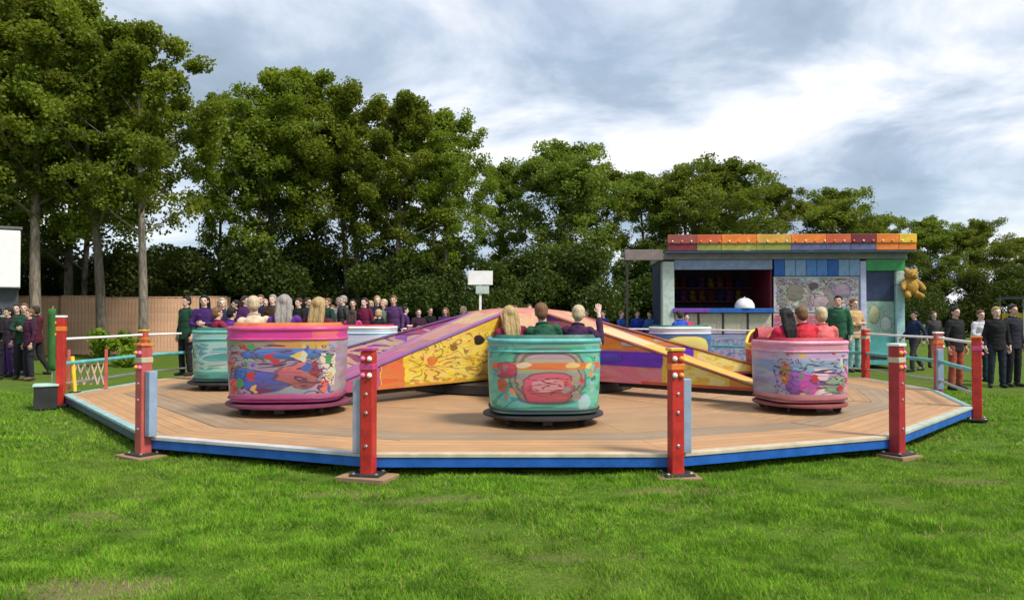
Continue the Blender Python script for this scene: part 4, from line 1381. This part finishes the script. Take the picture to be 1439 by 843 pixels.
# prizes on the shelves
prng = random.Random(5)
pm_ = MB()
pm_.ell((0, 0, .10), (.09, .08, .10), 10, 8); pm_.ell((0, -.02, .25), (.075, .07, .07), 10, 8)
for s in (-1, 1):
    pm_.ell((s * .055, -.01, .32), (.03, .02, .03), 8, 6); pm_.ell((s * .09, -.04, .14), (.03, .05, .035), 8, 6); pm_.ell((s * .06, -.09, .03), (.035, .06, .035), 8, 6)
pcols = [('maroon', (.30, .03, .05)), ('gold', (.42, .25, .04)), ('navy', (.05, .05, .22)), ('rust', (.40, .12, .03)), ('violet', (.22, .06, .28))]
pmesh = {n_: pm_.mesh('plush', cloth('plush_' + n_, c), True) for n_, c in [(n0, tuple(q * .5 for q in c0)) for n0, c0 in pcols]}  # colours darkened: shade inside the opening is painted into the prizes
for row, zs in enumerate((1.983, 2.413)):
    for k in range(9):
        nm = pcols[(k * 2 + row) % 5][0]; half = 'left' if k < 5 else 'right'
        lx = x0 + .35 + k * .29
        w_ = stall.matrix_basis @ Vector((lx, 2.25, zs)) if False else None
        v = Matrix.Rotation(R(-3), 4, 'Z') @ Vector((lx, 2.25, zs))
        o = link_mesh('plush_prize', pmesh[nm], None, (stall.location.x + v.x, SD + v.y, zs))
        o.rotation_euler.z = R(-3 + prng.uniform(-20, 20))
        tag(o, 'small %s plush prize on the %s half of the %s stall shelf' % (nm, half, ('lower', 'upper')[row]), 'plush toy', 'plush prizes inside the stall')
# white dome on the counter
m = MB(); m.lathe([(.28, 0), (.285, .03), (.27, .12), (.21, .22), (.11, .285), (.02, .30)], 24); 
v = Matrix.Rotation(R(-3), 4, 'Z') @ Vector((sx_(1048), .08, 1.745))
dome = thing('counter_cover', 'white dome shaped cover on the blue stall counter', 'cover', (stall.location.x + v.x, SD + v.y, 1.745))
m.build('dome', M_white, dome, smooth=True)
m = MB(); m.ell((0, 0, .315), (.03, .03, .025), 10, 8); m.build('knob', M_galv, dome, smooth=True)
# big plush hanging at the right corner
tb = MB()
tb.ell((0, 0, -.55), (.26, .22, .30), 18, 12); tb.ell((0, -.04, -.15), (.22, .20, .19), 18, 12); tb.ell((0, -.21, -.19), (.10, .08, .08), 12, 8)
for s in (-1, 1):
    tb.ell((s * .17, -.02, .02), (.075, .045, .075), 10, 8)
    tb.tube([(s * .20, -.04, -.38), (s * .32, -.12, -.52), (s * .34, -.20, -.62)], [.09, .085, .075], 12, rounded=True)
    tb.tube([(s * .14, -.04, -.74), (s * .20, -.18, -.84), (s * .22, -.30, -.86)], [.11, .105, .09], 12, rounded=True)
tme = remesh(tb, .022, 4)
for vv in tme.vertices:
    vv.co += vv.normal * (.012 * mnoise.noise(vv.co * 30) + .014 * mnoise.noise(vv.co * 75))
tme = finish(tme, 'body')
v = Matrix.Rotation(R(-3), 4, 'Z') @ Vector((x1 + .02, -.30, 0))
teddy = thing('plush_toy', 'big golden brown plush toy hanging at the right corner of the stall', 'plush toy', (stall.location.x + v.x, SD + v.y, 2.80), 0, None, .84)
part('body', tme, cloth('plush_brown', (.40, .23, .05)), teddy)
m = MB(); m.tube([(0, 0, .02), (0, .01, .25), (0, .0, .49)], .016, 6); m.build('hanging_cord', M_dark, teddy)
for s in (-1, 1):
    m = MB(); m.ell((s * .075, -.222, -.10), (.022, .015, .022), 8, 6); m.build('eye', M_eye, teddy, smooth=True)
m = MB(); m.ell((0, -.292, -.165), (.032, .02, .024), 8, 6); m.build('nose', M_eye, teddy, smooth=True)

# far right stall at the picture edge
d_ = 36.0
fs = thing('distant_stall', 'distant stall with purple band and yellow front at the right edge', 'stall', (px(1452, d_), d_, 0), 0)
m = MB(); m.box((0, 0, 1.15), (1.9, 1.6, .0 + .9)); m.box((0, 0, .5), (1.9, 1.6, .38)); m.build('counter', [M_yellow], fs, bevel=.01)
m = MB(); m.box((0, 0, .17), (1.92, 1.62, .30)); m.build('base', M_dark, fs)
m = MB(); m.box((0, -.9, 2.0), (2.0, .04, .5)); m.build('valance', M_purple, fs)
m = MB()
m.box((0, 0, 2.30), (2.05, 1.9, .08))
m.build('canopy', paint('canopy_blue', (.10, .12, .22), .6), fs)
for s in (-1, 1):
    for q in (-1, 1):
        m = MB(); m.box((s * 1.0, q * .85, 1.15), (.05, .05, 2.3)); m.build('pole', M_galv, fs)

# white sign on a pole behind the ride
d_ = 23.6
sg = thing('white_sign', 'small white board sign on a pale pole behind the ride centre', 'sign', (px(675, d_), d_, 0), R(4))
m = MB(); m.box((0, 0, 1.35), (.07, .07, 2.7)); m.build('pole', M_white, sg)
m = MB(); m.box((0, -.06, 2.66), (.74, .03, .42)); m.build('board', M_white, sg, bevel=.006)
m = MB(); m.box((.06, -.055, 2.30), (.40, .03, .24)); m.build('lower_board', M_palegreen, sg, bevel=.006)

# ------------------------------------------------------------------ left side things
d_ = 25.5
tx = px(28, d_)
van = thing('catering_trailer', 'white high-sided trailer with dark open hatch cut by the left edge', 'trailer', (tx - 1.9 * math.cos(R(32)), d_ - 1.9 * math.sin(R(32)), 0), R(32))
m = MB(); m.box((0, 1.1, 3.36), (3.8, 2.2, 1.86)); m.build('body_upper', M_white, van, bevel=.03)
m = MB(); m.box((0, 1.15, 4.36), (3.9, 2.35, .10)); m.build('roof', paint('trailer_roof', (.10, .11, .10), .6), van, bevel=.02)
m = MB(); m.box((0, 1.3, 1.95), (3.7, 1.8, .95)); m.build('hatch', paint('hatch_dark', (.05, .06, .07), .6), van)
m = MB(); m.box((0, 1.1, .95), (3.8, 2.2, 1.04)); m.build('body_lower', paint('trailer_grey', (.38, .38, .39), .5), van, bevel=.03)
m = MB(); m.box((0, -.12, 1.50), (3.7, .26, .05)); m.build('serving_shelf', M_galv, van, bevel=.006)
for s in (-1, 1):
    m = MB(); rows = []
    for r_, z_ in ((.05, -.10), (.28, -.10), (.33, -.06), (.33, .06), (.28, .10), (.05, .10)):
        rows.append([(r_ * math.cos(2 * PI * k / 24), z_, r_ * math.sin(2 * PI * k / 24)) for k in range(24)])
    m.grid(rows, closed=True); m.build('wheel', M_rubber, van, (s * .5, .12, .33), smooth=True, angle=40)

# boarded fence
fd0, fd1 = 29.0, 31.0
FA = Vector((px(20, fd0), fd0, 0)); FB = Vector((px(322, fd1), fd1, 0))
fl = (FB - FA).length; fdir = (FB - FA).normalized(); frz = math.atan2(fdir.y, fdir.x)
fence = thing('board_fence', 'tan boarded fence beyond the ride at left under the tall trees', 'fence', FA, frz)
npn = 5; pw = fl / npn
for k in range(npn):
    hgt = 2.16 + .03 * math.sin(k * 2.1)
    nb = 12; bw = (pw - .10) / nb
    pn_ = bpy.data.objects.new('fence_panel', None)
    m = MB()
    for q in range(nb):
        cx_ = k * pw + .05 + (q + .5) * bw
        jj = rnd.uniform(-.008, .008)
        m.box((cx_, jj, hgt / 2 + .03 + rnd.uniform(-.012, .012)), (bw - .007, .022, hgt))
    o = m.build('fence_panel', M_fence, fence); 
    m = MB(); m.box((k * pw, .03, 1.12), (.10, .10, 2.24)); m.build('post', M_brownwood, fence, bevel=.008)
    m = MB(); m.box((k * pw + pw / 2, .006, hgt + .06), (pw - .12, .07, .035)); m.build('capping', M_fence, o, bevel=.005)
m = MB(); m.box((fl, .03, 1.12), (.10, .10, 2.24)); m.build('post', M_brownwood, fence, bevel=.008)

# steps, gate and lattice at the left entrance
p = Vector((px(66, 13.2), 13.2, 0))
st = thing('entry_step', 'small dark step box with pale teal tread at the left edge of the deck', 'step', p, R(-62))
m = MB(); m.box((0, 0, .19), (.42, .34, .38)); m.build('box', M_dark, st, bevel=.01)
m = MB(); m.box((0, 0, .395), (.46, .38, .03)); m.build('tread', paint('tread_teal', (.42, .60, .54), .5), st, bevel=.006)
d_ = 14.2
lg0 = thing('lattice_gate', 'low pinkish lattice gate standing on the deck at left', 'gate', (px(124, d_), d_, ZD - .006), R(20))
for s in (-.30, .30):
    m = MB(); m.box((s, 0, .36), (.05, .05, .72)); m.build('post', M_red_faded, lg0, bevel=.006)
for k in range(5):
    for s in (-1, 1):
        m = MB()
        xa = -.27 + k * .108
        a = (xa, s * .010, .08) if s > 0 else (xa + .108, s * .010, .08)
        b = (xa + .108, s * .010, .48) if s > 0 else (xa, s * .010, .48)
        dx_, dz_ = b[0] - a[0], b[2] - a[2]
        ln = math.hypot(dx_, dz_)
        mt = Matrix.Rotation(-math.atan2(dz_, dx_), 4, 'Y')
        m.box(((a[0] + b[0]) / 2, a[1], .28), (ln, .012, .022), mat=mt)
        m.build('slat', M_cream if s > 0 else paint('lattice_pink', (.62, .38, .36), .5), lg0)
d_ = 13.6
yb = thing('yellow_brace', 'short yellow leaning pole beside the leftmost bright red post', 'brace pole', (px(104, d_), d_, ZD - .006))
m = MB(); m.tube([(.03, 0, .0), (-.02, .03, .42), (-.05, .05, .62)], .035, 10, rounded=False); m.build('pole', M_yellow, yb, smooth=True, angle=50)
m = MB(); m.box((.03, 0, .01), (.14, .14, .02)); m.build('foot', M_dark, yb)
d_ = 17.0
gb = thing('green_banner', 'narrow green upright banner at the left end of the ride', 'banner', (px(73, d_), d_, 0))
m = MB(); m.tube([(0, .04, 0), (0, .04, 1.75)], .02, 8); m.build('pole', M_galv, gb, smooth=True, angle=50)
m = MB()
m.grid([[(-.085, .004 * math.sin(k * 1.1), .35 + k * .135), (0, .006 * math.sin(k * 1.1 + .8), .35 + k * .135), (.085, .004 * math.sin(k * 1.1 + 1.6), .35 + k * .135)] for k in range(11)])
o = m.build('cloth', cloth('banner_green', (.05, .15, .035)), gb, smooth=True); sd = o.modifiers.new('s', 'SOLIDIFY'); sd.thickness = .006
# thin lamp pole behind the fence
d_ = 33.0
lp = thing('lamp_pole', 'thin grey pole rising behind the fence end at left', 'pole', (px(284, d_), d_, 0))
m = MB(); m.tube([(0, 0, 0), (0, 0, 2.6), (0, 0, 3.6)], [.055, .045, .035], 10); m.build('shaft', M_galv, lp, smooth=True, angle=50)
m = MB(); m.box((0, -.10, 3.60), (.12, .34, .07)); m.build('lamp_head', M_galv, lp, bevel=.01)


# ------------------------------------------------------------------ trees
def leaves_at(pts, rs, smin, smax, droop=.3):
    n = len(pts)
    d1 = rs.normal(size=(n, 3)); d1[:, 2] -= droop; d1 /= np.linalg.norm(d1, axis=1)[:, None]
    d2 = rs.normal(size=(n, 3)); d2 -= (d2 * d1).sum(1)[:, None] * d1; d2 /= np.linalg.norm(d2, axis=1)[:, None]
    L = rs.uniform(smin, smax, n)[:, None]; Wd = L * rs.uniform(.32, .48, n)[:, None]
    P = np.zeros((n, 4, 3))
    P[:, 0] = pts - d1 * L * .5; P[:, 1] = pts + d2 * Wd + d1 * L * .05
    P[:, 2] = pts + d1 * L * .5; P[:, 3] = pts - d2 * Wd + d1 * L * .05
    return P.reshape(-1, 3)


def make_tree(seed, H, cr, base, nleaf, smin=.075, smax=.155, forks=1):
    """trunk/limb mesh and crown mesh; H height, cr crown radius, base = height of lowest limbs"""
    r = random.Random(seed); rs = np.random.RandomState(seed)
    m = MB()
    tips = []
    stems = []
    for f in range(forks):
        off = Vector((r.uniform(-.5, .5), r.uniform(-.4, .4), 0)) if f else Vector((0, 0, 0))
        pts = []; rad = []
        lean = Vector((r.uniform(-.09, .09), r.uniform(-.06, .06), 0)) * (1 + f)
        hh = H * (.93 if f == 0 else r.uniform(.7, .85))
        for k in range(10):
            u = k / 9
            pts.append(off + Vector((math.sin(u * 4 + seed) * .14, math.cos(u * 3 + seed) * .12, u * hh)) + lean * u * u * H * .6)
            rad.append((.09 + .005 * H) * (1 - u) ** .8 * (1 if f == 0 else .75) + .014)
        rad[0] *= 1.35
        m.tube(pts, rad, 10)
        stems.append((pts, rad, hh))
    for pts, rad, hh in stems:
        nl = 22
        for i in range(nl):
            u = (base / hh) + (1 - base / hh) * (i + r.random() * .8) / nl
            u = min(.97, u)
            k = min(8, int(u * 9)); fr = u * 9 - k
            p = pts[k].lerp(pts[k + 1], fr)
            prof = math.sin(min(1, .22 + .80 * (u * hh - base) / (hh - base)) * PI) ** .7
            ln = cr * prof * r.uniform(.75, 1.15) + .35
            az = i * 2.4 + r.uniform(-.5, .5); up = r.uniform(.25, .75) + .5 * u
            d = Vector((math.cos(az), math.sin(az), up)).normalized()
            q = [p]
            for s in range(1, 5):
                d = (d + Vector((r.uniform(-.18, .18), r.uniform(-.18, .18), r.uniform(-.10, .12)))).normalized()
                q.append(q[-1] + d * ln / 4)
            r0 = max(.018, rad[k] * .42)
            m.tube(q, [r0, r0 * .75, r0 * .5, r0 * .32, .008], 6)
            for s in range(1, 5):
                for w in range(2):
                    dd = Vector((r.uniform(-1, 1), r.uniform(-1, 1), r.uniform(-.35, .8))).normalized()
                    l2 = ln * r.uniform(.16, .34)
                    e_ = q[s] + dd * l2
                    m.tube([q[s], q[s].lerp(e_, .5) + Vector((0, 0, .04)), e_], [r0 * .3, r0 * .2, .006], 4)
                    tips.append((q[s].lerp(e_, .45), .34)); tips.append((e_, .42))
            tips.append((q[-1], .5))
        tips.append((pts[-1], .5))
    T = np.array([list(t_[0]) for t_ in tips]); S = np.array([t_[1] for t_ in tips])
    # clumps are unevenly filled
    wgt = rs.uniform(.0, 1.0, len(T)) ** 2.0 * (.22 + np.clip((T[:, 2] - base) / (H - base), 0, 1) ** .9); wgt /= wgt.sum()
    idx = rs.choice(len(T), nleaf, p=wgt)
    g_ = rs.normal(size=(nleaf, 3)); g_ /= np.linalg.norm(g_, axis=1)[:, None]
    g_ *= (rs.rand(nleaf) ** .45)[:, None] * S[idx][:, None] * np.array([1.0, 1.0, .78])
    return m, leaves_at(T[idx] + g_, rs, smin, smax)


tree_var = []
for seed, H, cr, base, nl, fk, lm, bm_ in ((11, 12.5, 2.5, 4.2, 50000, 1, M_leaf, M_bark_pale), (23, 12.5, 2.8, 3.9, 56000, 2, M_leaf, M_bark), (37, 11.5, 2.6, 3.4, 34000, 1, M_leaf2, M_bark), (51, 10.5, 2.9, 2.7, 42000, 2, M_leaf2, M_bark)):
    mb, lv = make_tree(seed, H, cr, base, nl, forks=fk)
    tree_var.append((mb.mesh('trunk', bm_, True), np_mesh('crown', lv, 4, [lm]), H))


def tree(var, col, d, top_y, rz, label, wide=1.0):
    me_t, me_c, H = tree_var[var]
    h = pz(top_y, d)
    s = h / H
    r = thing('tree', label, 'tree', (px(col, d), d, -.03), rz, 'trees in the row behind the ride')
    r.scale = (s * wide, s * wide, s)
    link_mesh('trunk', me_t, r); link_mesh('crown', me_c, r)
    return r


trees = [
    (1, -60, 27.5, -70, 0.3, 'tall dark leafy tree whose crown is cut by the left edge', 1.1),
    (0, 55, 27.0, -45, 1.7, 'tall airy tree at left above the white trailer', 1.15),
    (1, 138, 27.6, -15, 2.9, 'tall tree with pale slim trunk, left of the two trunks before the fence', 1.0),
    (0, 196, 27.2, 20, 4.0, 'tall pale-trunked tree, right of the two trunks before the fence', 1.05),
    (3, 15, 31.5, 90, 2.1, 'shorter leafy tree filling the gap behind the white trailer', 1.1),
    (3, 100, 31.8, 70, 4.4, 'leafy tree behind and between the two slim trunks', 1.1),
    (2, 305, 36.0, 120, .2, 'thin leafy tree in the bright gap right of the tall left group', .62),
    (1, 372, 33.5, 92, 5.1, 'broad yellow-green tree behind the pink car', 1.1),
    (0, 425, 34.0, 84, 2.2, 'tall green tree with the highest crown of the middle group', 1.1),
    (1, 500, 33.8, 112, 3.6, 'leafy tree behind the pale blue car', 1.1),
    (0, 562, 33.2, 122, .9, 'tree with pale trunk left of the white sign', 1.1),
    (1, 622, 34.5, 150, 4.4, 'tree at the right shoulder of the tall middle group', 1.05),
    (2, 700, 43.0, 222, 1.2, 'lower tree in the dip above the white sign', 1.0),
    (3, 782, 42.0, 192, 2.0, 'dark bushy tree right of the white sign with domed crown', 1.2),
    (2, 845, 44.0, 222, 3.3, 'slim tree left of the stall above the blue tops', 1.1),
    (2, 905, 46.0, 236, 4.8, 'tree just left of the stall roof', 1.1),
    (3, 965, 46.0, 226, .4, 'tree behind the left end of the stall', 1.15),
    (3, 1035, 47.0, 216, 5.6, 'dark rounded tree with the highest crown above the stall', 1.3),
    (2, 1090, 50.0, 250, 2.6, 'thin tree right of the rounded tree above the stall', 1.0),
    (3, 1165, 52.0, 260, 1.5, 'rounded tree above the right end of the stall', 1.35),
    (2, 1235, 56.0, 298, 3.9, 'low tree right of the stall roof corner', 1.2),
    (3, 1310, 56.0, 300, 4.7, 'olive green tree above the plush toy to the right', 1.35),
    (3, 1372, 58.0, 305, .8, 'olive tree above the two dark figures at right', 1.3),
    (2, 1430, 62.0, 330, 2.3, 'small distant tree at the right edge', 1.4),
    (3, 1500, 60.0, 325, 5.0, 'distant tree cut off by the right edge', 1.4),
]
for (var, c0, d0, ty, rz, lab, wd) in trees:
    tree(var, c0, d0, ty, rz, lab, wd)


# understorey bushes
def make_bush(seed, H, W_, n, smin, smax):
    rs = np.random.RandomState(seed); r = random.Random(seed)
    m = MB()
    C = []
    for k in range(16):
        a = r.uniform(0, 2 * PI); rr_ = W_ * .42 * math.sqrt(r.random()); z = H * r.uniform(.16, .82)
        rr_ *= 1.0 - .5 * max(0, z / H - .5)
        C.append((rr_ * math.cos(a), rr_ * math.sin(a), z, H * r.uniform(.14, .24)))
        m.tube([(0, 0, 0), (rr_ * .4 * math.cos(a), rr_ * .4 * math.sin(a), z * .55), (rr_ * math.cos(a), rr_ * math.sin(a), z)], [.05 * H / 4, .03 * H / 4, .01], 5)
    C = np.array(C)
    idx = rs.randint(0, len(C), n)
    g_ = rs.normal(size=(n, 3)); g_ /= np.linalg.norm(g_, axis=1)[:, None]
    g_ *= (rs.rand(n) ** .35)[:, None] * C[idx, 3][:, None] * np.array([1.15, 1.15, .95])
    P = C[idx, :3] + g_
    P[:, 2] = np.maximum(P[:, 2], .05 + .1 * rs.rand(n))
    return m, leaves_at(P, rs, smin, smax)


bush_var = []
for sd in (3, 8, 15):
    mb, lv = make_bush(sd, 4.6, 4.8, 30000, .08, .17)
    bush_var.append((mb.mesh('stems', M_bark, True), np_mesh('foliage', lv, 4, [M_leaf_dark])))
bl = ['behind the white trailer', 'left of the slim trunks', 'between the slim trunks', 'right of the slim trunks', 'beside the thin lamp pole', 'above the sea green car', 'above the pink car', 'above the pale blue car', 'left of the white sign', 'just behind the white sign', 'right of the white sign', 'above the teal car', 'left of the blue tops', 'above the blue tops', 'at the left end of the stall', 'behind the stall opening', 'behind the stall picture panel', 'behind the right end of the stall', 'right of the plush toy', 'above the grey-topped person', 'at the right edge']
bcols = [-20, 60, 130, 205, 268, 335, 405, 470, 540, 605, 668, 735, 800, 860, 925, 1000, 1080, 1160, 1260, 1350, 1440]
for k, c0 in enumerate(bcols):
    d0 = 33.5 + 2.2 * (k % 2) + max(0, (c0 - 600) / 840) * 20
    s_ = (1.0 + .12 * math.sin(k * 2.3)) * (1.0 + max(0, (c0 - 600) / 840) * .15)
    if c0 > 1200: s_ *= .9
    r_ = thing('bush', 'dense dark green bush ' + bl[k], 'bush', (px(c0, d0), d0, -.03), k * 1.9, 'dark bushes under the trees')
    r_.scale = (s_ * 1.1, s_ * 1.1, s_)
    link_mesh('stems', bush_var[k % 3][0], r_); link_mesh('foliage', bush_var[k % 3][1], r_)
# bright bush before the fence
mb, lv = make_bush(31, 1.15, 2.0, 4200, .07, .15)
d_ = 23.8
r_ = thing('bush', 'bright green leafy bush on the grass before the fence', 'bush', (px(170, d_), d_, -.02), 0)
link_mesh('stems', mb.mesh('stems', M_bark, True), r_); link_mesh('foliage', np_mesh('foliage', lv, 4, [M_leaf_bright]), r_)
